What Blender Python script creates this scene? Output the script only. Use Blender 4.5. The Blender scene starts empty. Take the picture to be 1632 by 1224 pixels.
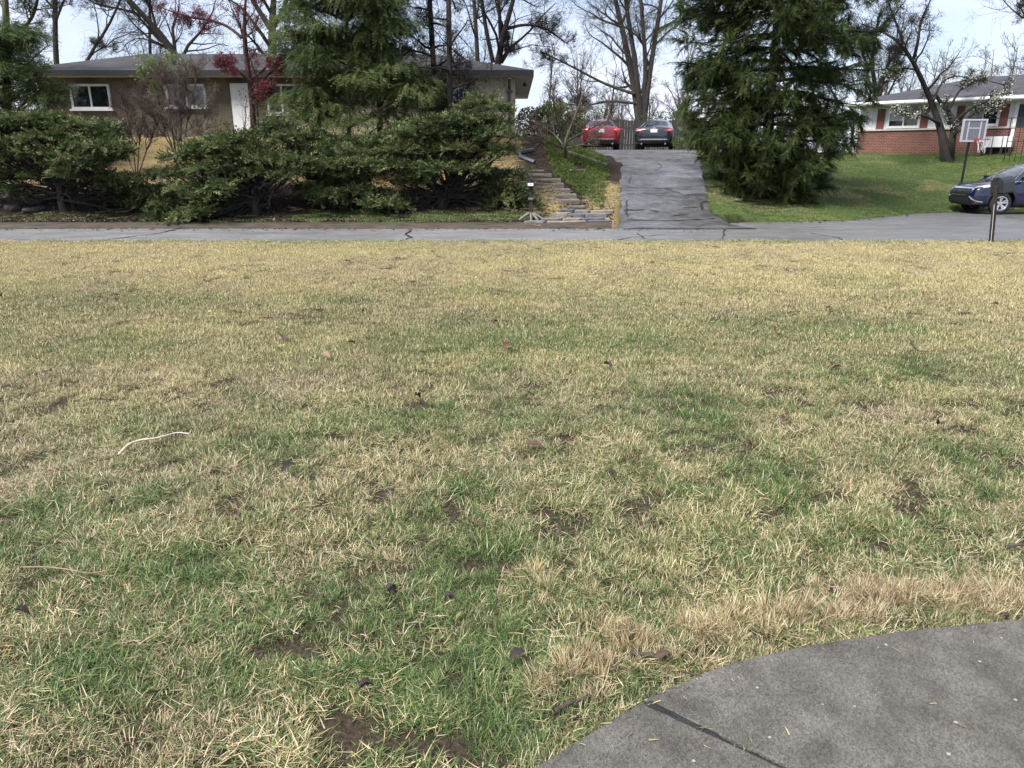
import bpy, bmesh, math, random
import numpy as np
from mathutils import Vector, Matrix
from mathutils.bvhtree import BVHTree

random.seed(7); RNG = np.random.default_rng(7)
SC = bpy.context.scene
COL = SC.collection
R = math.radians

# ------------------------------------------------------------------ camera
TILT = R(17.2); CAMZ = 1.6; FPX = 1166.0
cam_d = bpy.data.cameras.new('camera'); cam = bpy.data.objects.new('camera', cam_d); COL.objects.link(cam)
cam.location = (0, 0, CAMZ); cam.rotation_euler = (R(90) - TILT, 0, 0)
cam_d.sensor_width = 36; cam_d.lens = 36 * FPX / 1632; cam_d.clip_start = 0.05; cam_d.clip_end = 4000
SC.camera = cam
# ------------------------------------------------------------------ sky and sun
SUN_EL, SUN_AZ = R(54), R(-132)          # azimuth measured from +Y towards +X
wd = bpy.data.worlds.new('World'); SC.world = wd; wd.use_nodes = True
nt = wd.node_tree; nt.nodes.clear()
o_ = nt.nodes.new('ShaderNodeOutputWorld'); bg = nt.nodes.new('ShaderNodeBackground')
sky = nt.nodes.new('ShaderNodeTexSky'); sky.sky_type = 'NISHITA'; sky.sun_disc = False
sky.sun_elevation = SUN_EL; sky.sun_rotation = SUN_AZ; sky.air_density = 1.0; sky.dust_density = 1.2; sky.ozone_density = 4.0
tc = nt.nodes.new('ShaderNodeTexCoord'); mp = nt.nodes.new('ShaderNodeMapping'); mp.inputs['Scale'].default_value = (1.0, 1.0, 2.6)
mp.inputs['Location'].default_value = (0.35, 0.2, 0.1)
nz = nt.nodes.new('ShaderNodeTexNoise'); nz.inputs['Scale'].default_value = 2.3; nz.inputs['Detail'].default_value = 7; nz.inputs['Roughness'].default_value = 0.55
rp = nt.nodes.new('ShaderNodeValToRGB'); rp.color_ramp.elements[0].position = 0.34; rp.color_ramp.elements[1].position = 0.68
rp.color_ramp.elements[0].color = (0.25, 0.25, 0.25, 1); rp.color_ramp.elements[1].color = (1, 1, 1, 1)
mx = nt.nodes.new('ShaderNodeMix'); mx.data_type = 'RGBA'; mx.inputs['B'].default_value = (6.3, 6.55, 7.7, 1)
L = nt.links.new
L(tc.outputs['Generated'], mp.inputs['Vector']); L(mp.outputs[0], nz.inputs['Vector']); L(nz.outputs['Fac'], rp.inputs[0])
L(rp.outputs[0], mx.inputs['Factor']); L(sky.outputs[0], mx.inputs['A']); L(mx.outputs['Result'], bg.inputs['Color']); L(bg.outputs[0], o_.inputs[0])
bg.inputs['Strength'].default_value = 0.092
sd = bpy.data.lights.new('sun', 'SUN'); sun = bpy.data.objects.new('sun', sd); COL.objects.link(sun)
sd.energy = 3.5; sd.angle = R(22); sd.color = (1.0, 0.965, 0.91)
sdir = Vector((math.sin(SUN_AZ) * math.cos(SUN_EL), math.cos(SUN_AZ) * math.cos(SUN_EL), math.sin(SUN_EL)))
sun.rotation_euler = sdir.to_track_quat('Z', 'Y').to_euler(); sun.location = sdir * 60
SC.view_settings.view_transform = 'Standard'; SC.view_settings.look = 'None'
SC.view_settings.exposure = 0.95; SC.view_settings.gamma = 1.0; SC.view_settings.use_curve_mapping = False
SC.cycles.max_bounces = 4; SC.cycles.diffuse_bounces = 2; SC.cycles.glossy_bounces = 2; SC.cycles.transmission_bounces = 2; SC.cycles.transparent_max_bounces = 8; SC.cycles.use_denoising = True; SC.cycles.use_adaptive_sampling = True; SC.cycles.adaptive_threshold = .02

# ------------------------------------------------------------------ measuring helpers (a pixel of the photo + a real distance -> a place)
CT, ST = math.cos(TILT), math.sin(TILT)
def ray(u, v):
    a = (u - 816) / FPX; b = (v - 612) / FPX
    return Vector((a, CT - b * ST, -ST - b * CT))
def at(u, v, Y):
    d = ray(u, v); t = Y / d.y
    return Vector((d.x * t, Y, CAMZ + d.z * t))
def onz(u, v, z=0.0):
    d = ray(u, v); t = (z - CAMZ) / d.z
    return Vector((d.x * t, d.y * t, z))
def mpp(Y, z=1.6):                       # metres per photo pixel at distance Y
    return (Y * CT + (CAMZ - z) * ST) / FPX

# ------------------------------------------------------------------ noise
def _h(ix, iy, s):
    n = (ix.astype(np.int64) * 374761393 + iy.astype(np.int64) * 668265263 + s * 974711) & 0x7fffffff
    n = ((n ^ (n >> 13)) * 1274126177) & 0x7fffffff
    return ((n ^ (n >> 16)) & 0xffff) / 65535.0
def vnoise(x, y, s=0):
    x = np.asarray(x, float); y = np.asarray(y, float)
    ix = np.floor(x); iy = np.floor(y); fx = x - ix; fy = y - iy
    fx = fx * fx * (3 - 2 * fx); fy = fy * fy * (3 - 2 * fy)
    a = _h(ix, iy, s); b = _h(ix + 1, iy, s); c = _h(ix, iy + 1, s); d = _h(ix + 1, iy + 1, s)
    return (a * (1 - fx) + b * fx) * (1 - fy) + (c * (1 - fx) + d * fx) * fy
def fbm(x, y, s=0, o=4):
    t = 0; a = .5
    for i in range(o):
        t = t + a * vnoise(np.asarray(x) * 2 ** i, np.asarray(y) * 2 ** i, s + i * 17); a *= .5
    return t / (1 - .5 ** o)
def sstep(a, b, x):
    t = np.clip((np.asarray(x, float) - a) / (b - a), 0, 1); return t * t * (3 - 2 * t)

# ------------------------------------------------------------------ terrain
STREET = -0.20
EDGE_X = [-400, 5.6, 6.1, 9.7, 11.3, 13.4, 15.4, 18.5, 30, 400]
EDGE_Y = [19.75, 19.75, 21.6, 22.2, 23.4, 25.1, 26.1, 27.1, 27.6, 27.6]
def edge_y(x): return np.interp(x, EDGE_X, EDGE_Y)
LY = [19.75, 20.0, 20.6, 22, 25, 27, 28, 34, 60, 900]; LZ = [-.22, -.10, -.04, .32, 1.25, 2.02, 2.33, 2.4, 2.4, 2.0]
DY = [19.6, 20.5, 22, 29, 31, 34, 60, 900]; DZ = [-.21, -.12, .18, 1.62, 1.82, 1.9, 1.95, 2.0]
def drive_l(y): return np.interp(y, [19.6, 20.6, 27.8, 30, 31, 33.5, 36, 60], [2.75, 2.95, 3.95, 3.6, 2.9, 1.9, 1.2, 1.2])
def drive_r(y): return np.interp(y, [19.6, 20.3, 21.6, 29.5, 34, 37, 60], [6.6, 6.0, 5.75, 7.2, 8.2, 8.6, 8.6])
def H(x, y):
    x = np.asarray(x, float); y = np.asarray(y, float)
    l = np.interp(y, LY, LZ); d = np.interp(y, DY, DZ)
    e = edge_y(np.maximum(x, 6.1)); ye = np.clip(38.3 - .88 * (x - 17.5), 30, 38); t = np.clip((y - e - .35) / (ye - e), 0, 1.0)
    r = np.where(y < e, -.22, np.where(y < e + .35, -.22 + (y - e) / .35 * .12, -.10 + 1.87 * t ** .85))
    xl = drive_l(y); xr = drive_r(y)
    w = sstep(xl - 3.0, xl - .05, x); z = l * (1 - w) + d * w
    w2 = sstep(xr + .05, xr + 1.5, x); z = z * (1 - w2) + r * w2
    near = np.where(y < 14.75, 0.0, np.where(y < 15.25, -(y - 14.75) / .5 * .24, -.24))
    lawn = near + .035 * (fbm(x * .35, y * .35, 3) - .5) * sstep(14.7, 13, y) * sstep(2.0, 5.0, y)
    far = y > np.minimum(edge_y(x), 19.6)
    z = np.where(y < 19.55, lawn, np.where((y < edge_y(x)), np.minimum(z, -.23), z))
    bump = .10 * (fbm(x * .8, y * .8, 9) - .5) * sstep(20.6, 22, y)
    onpav = sstep(0.3, -.3, np.maximum(xl - x, x - xr)) * (y < 45)
    return z + bump * (1 - onpav)
def hz(x, y): return float(H(np.array([x]), np.array([y]))[0])
def gh(u, v, y0=15.0):
    d = ray(u, v); Y = y0
    while Y < 80:
        t = Y / d.y; p = (d.x * t, CAMZ + d.z * t)
        if p[1] <= hz(p[0], Y): return Vector((p[0], Y, hz(p[0], Y)))
        Y += .05
    return at(u, v, 40)

# ------------------------------------------------------------------ materials
MATS = {}
def nodes(m):
    m.use_nodes = True; t = m.node_tree; return t, t.nodes['Principled BSDF']
def mat(name, col, rough=.6, var=.18, scale=6.0, metal=0.0, bump=0.0, bscale=None, coat=0.0, spec=.5, col2=None, detail=5.0, stretch=None):
    if name in MATS: return MATS[name]
    m = bpy.data.materials.new(name); t, b = nodes(m); N = t.nodes; K = t.links.new
    b.inputs['Roughness'].default_value = rough; b.inputs['Metallic'].default_value = metal
    b.inputs['Coat Weight'].default_value = coat; b.inputs['Coat Roughness'].default_value = .06; b.inputs['Specular IOR Level'].default_value = spec
    c = N.new('ShaderNodeTexCoord'); mpn = N.new('ShaderNodeMapping'); K(c.outputs['Object'], mpn.inputs[0])
    if stretch: mpn.inputs['Scale'].default_value = stretch
    n = N.new('ShaderNodeTexNoise'); n.inputs['Scale'].default_value = scale; n.inputs['Detail'].default_value = detail; K(mpn.outputs[0], n.inputs['Vector'])
    r = N.new('ShaderNodeValToRGB'); r.color_ramp.elements[0].position = .3; r.color_ramp.elements[1].position = .7
    if col2 is None:
        a = [max(0, x * (1 - var)) for x in col]; e = [min(1, x * (1 + var)) for x in col]
    else: a, e = col, col2
    r.color_ramp.elements[0].color = (*a, 1); r.color_ramp.elements[1].color = (*e, 1)
    K(n.outputs['Fac'], r.inputs[0]); K(r.outputs[0], b.inputs['Base Color'])
    if bump:
        n2 = N.new('ShaderNodeTexNoise'); n2.inputs['Scale'].default_value = bscale or scale * 4; n2.inputs['Detail'].default_value = 6; K(mpn.outputs[0], n2.inputs['Vector'])
        bp = N.new('ShaderNodeBump'); bp.inputs['Strength'].default_value = bump; bp.inputs['Distance'].default_value = .02; K(n2.outputs['Fac'], bp.inputs['Height']); K(bp.outputs[0], b.inputs['Normal'])
    MATS[name] = m; return m
def leafmat(name, cols, trans=.3, rough=.55):
    """foliage: colour by a per-leaf 'tint' attribute"""
    m = bpy.data.materials.new(name); m.use_nodes = True; t = m.node_tree; N = t.nodes; K = t.links.new; b = N['Principled BSDF']
    at_ = N.new('ShaderNodeAttribute'); at_.attribute_name = 'tint'
    r = N.new('ShaderNodeValToRGB'); els = r.color_ramp.elements
    while len(els) < len(cols): els.new(.5)
    for i, c in enumerate(cols): els[i].position = i / (len(cols) - 1); els[i].color = (*c, 1)
    K(at_.outputs['Fac'], r.inputs[0]); K(r.outputs[0], b.inputs['Base Color']); b.inputs['Roughness'].default_value = rough; b.inputs['Specular IOR Level'].default_value = .3
    tr = N.new('ShaderNodeBsdfTranslucent'); K(r.outputs[0], tr.inputs[0]); ms = N.new('ShaderNodeMixShader'); ms.inputs[0].default_value = trans
    K(b.outputs[0], ms.inputs[1]); K(tr.outputs[0], ms.inputs[2]); K(ms.outputs[0], N['Material Output'].inputs[0])
    MATS[name] = m; return m

# ------------------------------------------------------------------ object helpers
def tag(o, label=None, cat=None, group=None, kind=None):
    if label: o['label'] = label
    if cat: o['category'] = cat
    if group: o['group'] = group
    if kind: o['kind'] = kind
    return o
def thing(name, label, cat, loc=(0, 0, 0), rz=0.0, group=None):
    o = bpy.data.objects.new(name, None); COL.objects.link(o); o.location = loc; o.rotation_euler = (0, 0, rz); o.empty_display_size = .2
    return tag(o, label, cat, group)
def wloc(p):
    v = Vector((0, 0, 0))
    while p is not None: v = v + p.location; p = p.parent
    return v
def link(name, me, m=None, parent=None, world=True):
    o = bpy.data.objects.new(name, me); COL.objects.link(o)
    if m is not None:
        for mm in (m if isinstance(m, (list, tuple)) else [m]): me.materials.append(mm)
    if parent is not None:
        o.parent = parent
        if world: me.transform(Matrix.Translation(-wloc(parent)))
    return o
def mesh_np(name, V, F, m=None, parent=None, attrs=None, smooth=False, world=True):
    V = np.asarray(V, np.float32).reshape(-1, 3); F = np.asarray(F, np.int32); n, k = F.shape
    if parent is not None and world: V = V - np.array(wloc(parent), np.float32)
    me = bpy.data.meshes.new(name); me.vertices.add(len(V)); me.vertices.foreach_set('co', V.ravel())
    me.loops.add(n * k); me.loops.foreach_set('vertex_index', F.ravel()); me.polygons.add(n)
    me.polygons.foreach_set('loop_start', np.arange(0, n * k, k, dtype=np.int32))
    for an, av in (attrs or {}).items():
        a = me.attributes.new(an, 'FLOAT', 'POINT'); a.data.foreach_set('value', np.asarray(av, np.float32))
    me.update(calc_edges=True)
    if smooth: me.polygons.foreach_set('use_smooth', np.ones(n, bool))
    return link(name, me, m, parent, world=False)
class MB:
    def __init__(s): s.v = []; s.f = []
    def add(s, vs, fs):
        o = len(s.v); s.v += [tuple(p) for p in vs]; s.f += [tuple(i + o for i in f) for f in fs]; return s
    def box(s, c, d, rz=0.0, M=None):
        hx, hy, hz_ = d[0] / 2, d[1] / 2, d[2] / 2; cr, sr = math.cos(rz), math.sin(rz); vs = []
        for x, y, z in ((-1, -1, -1), (1, -1, -1), (1, 1, -1), (-1, 1, -1), (-1, -1, 1), (1, -1, 1), (1, 1, 1), (-1, 1, 1)):
            px, py, pz = x * hx, y * hy, z * hz_
            p = Vector((c[0] + px * cr - py * sr, c[1] + px * sr + py * cr, c[2] + pz))
            vs.append(M @ p if M else p)
        return s.add(vs, [(0, 3, 2, 1), (4, 5, 6, 7), (0, 1, 5, 4), (1, 2, 6, 5), (2, 3, 7, 6), (3, 0, 4, 7)])
    def prism(s, poly, z0, z1):
        n = len(poly); vs = [(p[0], p[1], z0) for p in poly] + [(p[0], p[1], z1) for p in poly]
        return s.add(vs, [tuple(range(n))[::-1], tuple(range(n, 2 * n))] + [(i, (i + 1) % n, n + (i + 1) % n, n + i) for i in range(n)])
    def tube(s, pts, rad, sides=6, cap=True):
        pts = [Vector(p) for p in pts]; n = len(pts)
        if not isinstance(rad, (list, tuple)): rad = [rad] * n
        vs = []; up = None
        for i in range(n):
            d = pts[min(i + 1, n - 1)] - pts[max(i - 1, 0)]
            d = d.normalized() if d.length > 1e-9 else Vector((0, 0, 1))
            if up is None: up = Vector((0, 0, 1)) if abs(d.z) < .9 else Vector((1, 0, 0))
            a = up.cross(d)
            if a.length < 1e-6: a = Vector((1, 0, 0)).cross(d)
            a.normalize(); b = d.cross(a); up = b
            for k in range(sides):
                q = 2 * math.pi * k / sides; vs.append(pts[i] + (a * math.cos(q) + b * math.sin(q)) * rad[i])
        fs = [(i * sides + k, i * sides + (k + 1) % sides, (i + 1) * sides + (k + 1) % sides, (i + 1) * sides + k) for i in range(n - 1) for k in range(sides)]
        if cap: fs += [tuple(range(sides))[::-1], tuple(range((n - 1) * sides, n * sides))]
        return s.add(vs, fs)
    def lathe(s, prof, axis_o, ax='y', seg=24):
        """prof: (r, h) along an axis through axis_o"""
        vs = []; n = len(prof)
        for k in range(seg):
            q = 2 * math.pi * k / seg; c, sn = math.cos(q), math.sin(q)
            for r, h in prof:
                p = (r * c, h, r * sn) if ax == 'y' else (r * c, r * sn, h)
                vs.append((p[0] + axis_o[0], p[1] + axis_o[1], p[2] + axis_o[2]))
        fs = [(k * n + i, k * n + i + 1, ((k + 1) % seg) * n + i + 1, ((k + 1) % seg) * n + i) for k in range(seg) for i in range(n - 1)]
        return s.add(vs, fs)
    def build(s, name, m, parent=None, world=True, bevel=0.0, smooth=False, recalc=True):
        me = bpy.data.meshes.new(name); me.from_pydata(s.v, [], s.f)
        if recalc or bevel:
            bm = bmesh.new(); bm.from_mesh(me)
            if bevel:
                bmesh.ops.remove_doubles(bm, verts=bm.verts, dist=1e-5)
                bmesh.ops.recalc_face_normals(bm, faces=bm.faces)
                es = [e for e in bm.edges if len(e.link_faces) == 2 and e.calc_face_angle(0) > .5]
                bmesh.ops.bevel(bm, geom=es, offset=bevel, segments=2, profile=.5, affect='EDGES', clamp_overlap=True)
            else: bmesh.ops.recalc_face_normals(bm, faces=bm.faces)
            bm.to_mesh(me); bm.free()
        if smooth: me.polygons.foreach_set('use_smooth', np.ones(len(me.polygons), bool))
        return link(name, me, m, parent, world)
def copy_part(o, loc=None, rz=None, parent='same'):
    c = o.copy(); COL.objects.link(c)
    if parent != 'same': c.parent = parent
    if loc is not None: c.location = loc
    if rz is not None: c.rotation_euler = (0, 0, rz)
    return c
def stamp(tv, tf, pos, X, Z, s):
    """copies of a small template, one per position, along axes X (outward) and Z (up)"""
    pos = np.asarray(pos, float); X = np.asarray(X, float); Z = np.asarray(Z, float); s = np.asarray(s, float).reshape(-1, 1, 1)
    X = X / (np.linalg.norm(X, axis=1, keepdims=True) + 1e-9)
    Y = np.cross(Z, X); Y = Y / (np.linalg.norm(Y, axis=1, keepdims=True) + 1e-9); Z = np.cross(X, Y)
    V = pos[:, None] + s * (tv[None, :, 0:1] * X[:, None] + tv[None, :, 1:2] * Y[:, None] + tv[None, :, 2:3] * Z[:, None])
    F = tf[None] + (np.arange(len(pos)) * len(tv))[:, None, None]
    return V.reshape(-1, 3), F.reshape(-1, tf.shape[1])

# ------------------------------------------------------------------ scatter (geometry nodes) for what nobody could count
def scatter(name, pts, rot, scl, idx, g, coll, label, cat, warm=None):
    n = len(pts); me = bpy.data.meshes.new(name); me.vertices.add(n); me.vertices.foreach_set('co', np.asarray(pts, np.float32).ravel())
    a = me.attributes.new('rot', 'FLOAT_VECTOR', 'POINT'); a.data.foreach_set('vector', np.asarray(rot, np.float32).ravel())
    a = me.attributes.new('scl', 'FLOAT', 'POINT'); a.data.foreach_set('value', np.asarray(scl, np.float32))
    a = me.attributes.new('g', 'FLOAT', 'POINT'); a.data.foreach_set('value', np.asarray(g, np.float32))
    a = me.attributes.new('pick', 'INT', 'POINT'); a.data.foreach_set('value', np.asarray(idx, np.int32))
    if warm is not None: a = me.attributes.new('warm', 'FLOAT', 'POINT'); a.data.foreach_set('value', np.asarray(warm, np.float32))
    o = bpy.data.objects.new(name, me); COL.objects.link(o)
    ng = bpy.data.node_groups.new(name + '_scatter', 'GeometryNodeTree')
    ng.interface.new_socket('Geometry', in_out='INPUT', socket_type='NodeSocketGeometry'); ng.interface.new_socket('Geometry', in_out='OUTPUT', socket_type='NodeSocketGeometry')
    N = ng.nodes; K = ng.links.new
    gi = N.new('NodeGroupInput'); go = N.new('NodeGroupOutput'); ip = N.new('GeometryNodeInstanceOnPoints'); ci = N.new('GeometryNodeCollectionInfo')
    ci.inputs['Collection'].default_value = coll; ci.inputs['Separate Children'].default_value = True; ci.inputs['Reset Children'].default_value = True
    def na(nm, dt):
        q = N.new('GeometryNodeInputNamedAttribute'); q.data_type = dt; q.inputs['Name'].default_value = nm; return q.outputs['Attribute']
    e2r = N.new('FunctionNodeEulerToRotation'); K(na('rot', 'FLOAT_VECTOR'), e2r.inputs[0])
    K(gi.outputs[0], ip.inputs['Points']); K(ci.outputs[0], ip.inputs['Instance']); ip.inputs['Pick Instance'].default_value = True
    K(na('pick', 'INT'), ip.inputs['Instance Index']); K(e2r.outputs[0], ip.inputs['Rotation']); K(na('scl', 'FLOAT'), ip.inputs['Scale']); K(ip.outputs[0], go.inputs[0])
    md = o.modifiers.new('scatter', 'NODES'); md.node_group = ng
    return tag(o, label, cat, kind='stuff')

# ================================================================== SETTING: ground, street, drives, path
def ground_material():
    m = bpy.data.materials.new('ground_soil'); t, b = nodes(m); N = t.nodes; K = t.links.new
    c = N.new('ShaderNodeTexCoord')
    def ns(s, d=6):
        n = N.new('ShaderNodeTexNoise'); n.inputs['Scale'].default_value = s; n.inputs['Detail'].default_value = d; K(c.outputs['Object'], n.inputs['Vector']); return n
    def ramp(src, a, e, p0=.35, p1=.65):
        r = N.new('ShaderNodeValToRGB'); r.color_ramp.elements[0].position = p0; r.color_ramp.elements[1].position = p1
        r.color_ramp.elements[0].color = (*a, 1); r.color_ramp.elements[1].color = (*e, 1); K(src, r.inputs[0]); return r.outputs[0]
    def mixc(f, a, e):
        x = N.new('ShaderNodeMix'); x.data_type = 'RGBA'; K(f, x.inputs['Factor']); K(a, x.inputs['A']); K(e, x.inputs['B']); return x.outputs['Result']
    def attr(nm):
        a = N.new('ShaderNodeAttribute'); a.attribute_name = nm; return a.outputs['Fac']
    n1 = ns(55, 9).outputs['Fac']; n2 = ns(5).outputs['Fac']
    soil = ramp(n1, (.014, .011, .009), (.052, .04, .03)); mulch = ramp(n1, (.012, .009, .007), (.05, .034, .025))
    green = ramp(n2, (.045, .075, .018), (.10, .14, .035)); straw = ramp(n1, (.20, .15, .07), (.34, .26, .12))
    col = mixc(attr('mulch'), soil, mulch); col = mixc(attr('green'), col, green); col = mixc(attr('straw'), col, straw)
    K(col, b.inputs['Base Color']); b.inputs['Roughness'].default_value = .95; b.inputs['Specular IOR Level'].default_value = .15
    bp = N.new('ShaderNodeBump'); bp.inputs['Distance'].default_value = .03; bp.inputs['Strength'].default_value = .7; K(n1, bp.inputs['Height']); K(bp.outputs[0], b.inputs['Normal'])
    return m
def bot_x(y): return np.interp(y, [21, 22, 25.5], [1.7, 1.55, .6])
def zone(x, y):
    """what covers the ground: mulch, green, straw weights"""
    e = edge_y(x); n = fbm(x * .6, y * .6, 21); n2 = fbm(x * 1.7, y * 1.7, 22)
    left = sstep(.2, -.2, x - (drive_l(y) - .05)) * (y > 19.7); right = sstep(-.1, .2, x - drive_r(y)) * (y > e)
    straw_l = left * sstep(22.6, 23.6, y + (n - .5) * 2.2) * sstep(.5, -.4, x)
    mulch = left * (1 - straw_l)
    bed = left * sstep(.4, .9, x) * sstep(30.5, 29.5, y); bstraw = bed * sstep(-1.1, -.7, x - drive_l(y)) * sstep(25.2, 24.2, y + (n2 - .5) * 2) + left * np.exp(-(((x - (bot_x(y) - .45)) / .5) ** 2)) * sstep(24, 23, y) * sstep(20.6, 20.9, y)
    mulch = np.maximum(mulch, bed); straw_l = np.clip(straw_l * (1 - bed) + bstraw, 0, 1); mulch = mulch * (1 - np.clip(bstraw, 0, 1))
    dry = sstep(.50, .62, n) * np.exp(-((y - (edge_y(x) + 3.4)) / 1.6) ** 2)
    under = np.exp(-(((x - 7.7) / 2.1) ** 2 + ((y - 24.3) / 1.7) ** 2))
    green_r = right * (1 - .7 * sstep(.25, .7, under)); straw_r = right * np.clip(dry * .7, 0, .6)
    lawn = (y < 15) * 1.0
    grass_l = left * np.exp(-((y - 20.75) / .45) ** 2) * sstep(-.35, .1, n2 - .5) * .9 * (.22 + .78 * sstep(-7.5, -5, x))
    return mulch * (1 - grass_l), np.clip(green_r + grass_l, 0, 1), np.clip(straw_l + straw_r + lawn * .06, 0, 1)
gx = np.concatenate([[-900, -400, -200, -110, -70, -48, -38], np.arange(-32, 34, .25), [38, 48, 70, 110, 200, 400, 900]])
gy = np.concatenate([[-300, -80, -25, -8, -3], np.arange(-1, 14.5, .3), np.arange(14.5, 44, .2), [46, 50, 56, 64, 80, 110, 160, 250, 420, 700, 1500, 3000]])
GX, GY = np.meshgrid(gx, gy); GZ = H(GX, GY)
pav = ((GX > drive_l(GY) + .1) & (GX < drive_r(GY) - .1) & (GY > 19.6) & (GY < 43)); GZ = np.where(pav, GZ - .06, GZ)
GV = np.stack([GX, GY, GZ], -1).reshape(-1, 3); nx_, ny_ = len(gx), len(gy)
ii = np.arange((ny_ - 1) * (nx_ - 1)); rr, cc = ii // (nx_ - 1), ii % (nx_ - 1); q0 = rr * nx_ + cc
zm, zg, zs = zone(GX.ravel(), GY.ravel())
tag(mesh_np('ground', GV, np.stack([q0, q0 + 1, q0 + nx_ + 1, q0 + nx_], 1), ground_material(), attrs={'mulch': zm, 'green': zg, 'straw': zs}, smooth=True), kind='structure')

def asphalt(name, c0, c1, wet0, wet_hi, nscale=.5, stain=.5):
    m = bpy.data.materials.new(name); t, b = nodes(m); N = t.nodes; K = t.links.new; c = N.new('ShaderNodeTexCoord')
    def ns(s, d=5, st=None):
        n = N.new('ShaderNodeTexNoise'); n.inputs['Scale'].default_value = s; n.inputs['Detail'].default_value = d
        if st:
            q = N.new('ShaderNodeMapping'); q.inputs['Scale'].default_value = st; K(c.outputs['Object'], q.inputs[0]); K(q.outputs[0], n.inputs['Vector'])
        else: K(c.outputs['Object'], n.inputs['Vector'])
        return n.outputs['Fac']
    big = ns(nscale, 7, (.8, 1.1, 1)); fine = ns(60, 3); mid = ns(5, 6)
    r = N.new('ShaderNodeValToRGB'); r.color_ramp.elements[0].position = .32; r.color_ramp.elements[1].position = .68; r.color_ramp.elements[0].color = (*c0, 1); r.color_ramp.elements[1].color = (*c1, 1)
    ad = N.new('ShaderNodeMath'); ad.operation = 'MULTIPLY_ADD'; ad.inputs[1].default_value = .45; K(mid, ad.inputs[0]); 
    ad2 = N.new('ShaderNodeMath'); ad2.operation = 'MULTIPLY'; ad2.inputs[1].default_value = .55; K(big, ad2.inputs[0]); K(ad2.outputs[0], ad.inputs[2]); K(ad.outputs[0], r.inputs[0])
    f = N.new('ShaderNodeMix'); f.data_type = 'RGBA'; f.blend_type = 'MULTIPLY'; f.inputs['Factor'].default_value = .5; K(r.outputs[0], f.inputs['A'])
    r2 = N.new('ShaderNodeValToRGB'); r2.color_ramp.elements[0].position = .3; r2.color_ramp.elements[0].color = (.55, .55, .55, 1); r2.color_ramp.elements[1].position = .7; r2.color_ramp.elements[1].color = (1.2, 1.2, 1.2, 1); K(fine, r2.inputs[0]); K(r2.outputs[0], f.inputs['B'])
    wa = N.new('ShaderNodeAttribute'); wa.attribute_name = 'wet'
    wn = N.new('ShaderNodeMath'); wn.operation = 'MULTIPLY_ADD'; wn.inputs[1].default_value = 1.0; K(wa.outputs['Fac'], wn.inputs[0]); sb = N.new('ShaderNodeMath'); sb.operation = 'SUBTRACT'; sb.inputs[1].default_value = .5; K(big, sb.inputs[0]); K(sb.outputs[0], wn.inputs[2])
    mr = N.new('ShaderNodeMapRange'); mr.inputs['From Min'].default_value = .35; mr.inputs['From Max'].default_value = .65; mr.inputs['To Min'].default_value = wet0; mr.inputs['To Max'].default_value = wet_hi; K(wn.outputs[0], mr.inputs['Value']); K(mr.outputs[0], b.inputs['Roughness'])
    dk = N.new('ShaderNodeMapRange'); dk.inputs['From Min'].default_value = .35; dk.inputs['From Max'].default_value = .65; dk.inputs['To Min'].default_value = 1.0; dk.inputs['To Max'].default_value = .78; K(wn.outputs[0], dk.inputs['Value'])
    f2 = N.new('ShaderNodeMix'); f2.data_type = 'RGBA'; f2.blend_type = 'MULTIPLY'; f2.inputs['Factor'].default_value = 1.0; K(f.outputs['Result'], f2.inputs['A']); K(dk.outputs[0], f2.inputs['B']); st_ = N.new('ShaderNodeValToRGB'); st_.color_ramp.elements[0].position = .32; st_.color_ramp.elements[1].position = .66; st_.color_ramp.elements[0].color = (.42, .42, .43, 1); st_.color_ramp.elements[1].color = (1.08, 1.08, 1.08, 1); K(ns(1.5, 9, (.7, 1.5, 1)), st_.inputs[0]); f3 = N.new('ShaderNodeMix'); f3.data_type = 'RGBA'; f3.blend_type = 'MULTIPLY'; f3.inputs['Factor'].default_value = stain; K(f2.outputs['Result'], f3.inputs['A']); K(st_.outputs[0], f3.inputs['B']); K(f3.outputs['Result'], b.inputs['Base Color'])
    bp = N.new('ShaderNodeBump'); bp.inputs['Distance'].default_value = .006; bp.inputs['Strength'].default_value = .35; K(fine, bp.inputs['Height']); K(bp.outputs[0], b.inputs['Normal'])
    return m
M_street = asphalt('street_asphalt', (.14, .138, .136), (.25, .246, .243), .6, .34, .35)
M_drive = asphalt('drive_asphalt', (.038, .037, .037), (.19, .187, .186), .6, .2, 1.1, .9)
def sheet(name, xs, ys_of, zf, m, wetf):
    """grid of columns xs, each with the same count of rows ys_of(x)"""
    A = np.array([[(x, y) for y in ys_of(x)] for x in xs]); n, k, _ = A.shape
    X, Y = A[..., 0], A[..., 1]; V = np.stack([X, Y, zf(X, Y)], -1).reshape(-1, 3)
    i = np.arange((n - 1) * (k - 1)); r, c = i // (k - 1), i % (k - 1); q = r * k + c
    return tag(mesh_np(name, V, np.stack([q, q + k, q + k + 1, q + 1], 1), m, attrs={'wet': wetf(X, Y).ravel()}, smooth=True), kind='structure')
sx = np.concatenate([[-300, -120, -60], np.arange(-40, 40, .5), [60, 120, 300]])
street = sheet('street', sx, lambda x: np.linspace(14.95, float(edge_y(x)), 26), lambda X, Y: STREET + .012 * (fbm(X * .5, Y * .5, 5) - .5),
      M_street, lambda X, Y: .26 + .26 * sstep(1.5, 5, X) + .16 * sstep(8, 11, X) + .25 * (fbm(X * .25, Y * .8, 31) - .5))
ts = np.linspace(0, 1, 17)
dv_y = np.concatenate([np.arange(19.55, 40, .4)])
A = np.array([[(a + (b_ - a) * t, y) for t in ts] for y, a, b_ in ((y, float(drive_l(y)), float(drive_r(y))) for y in dv_y)])
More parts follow.
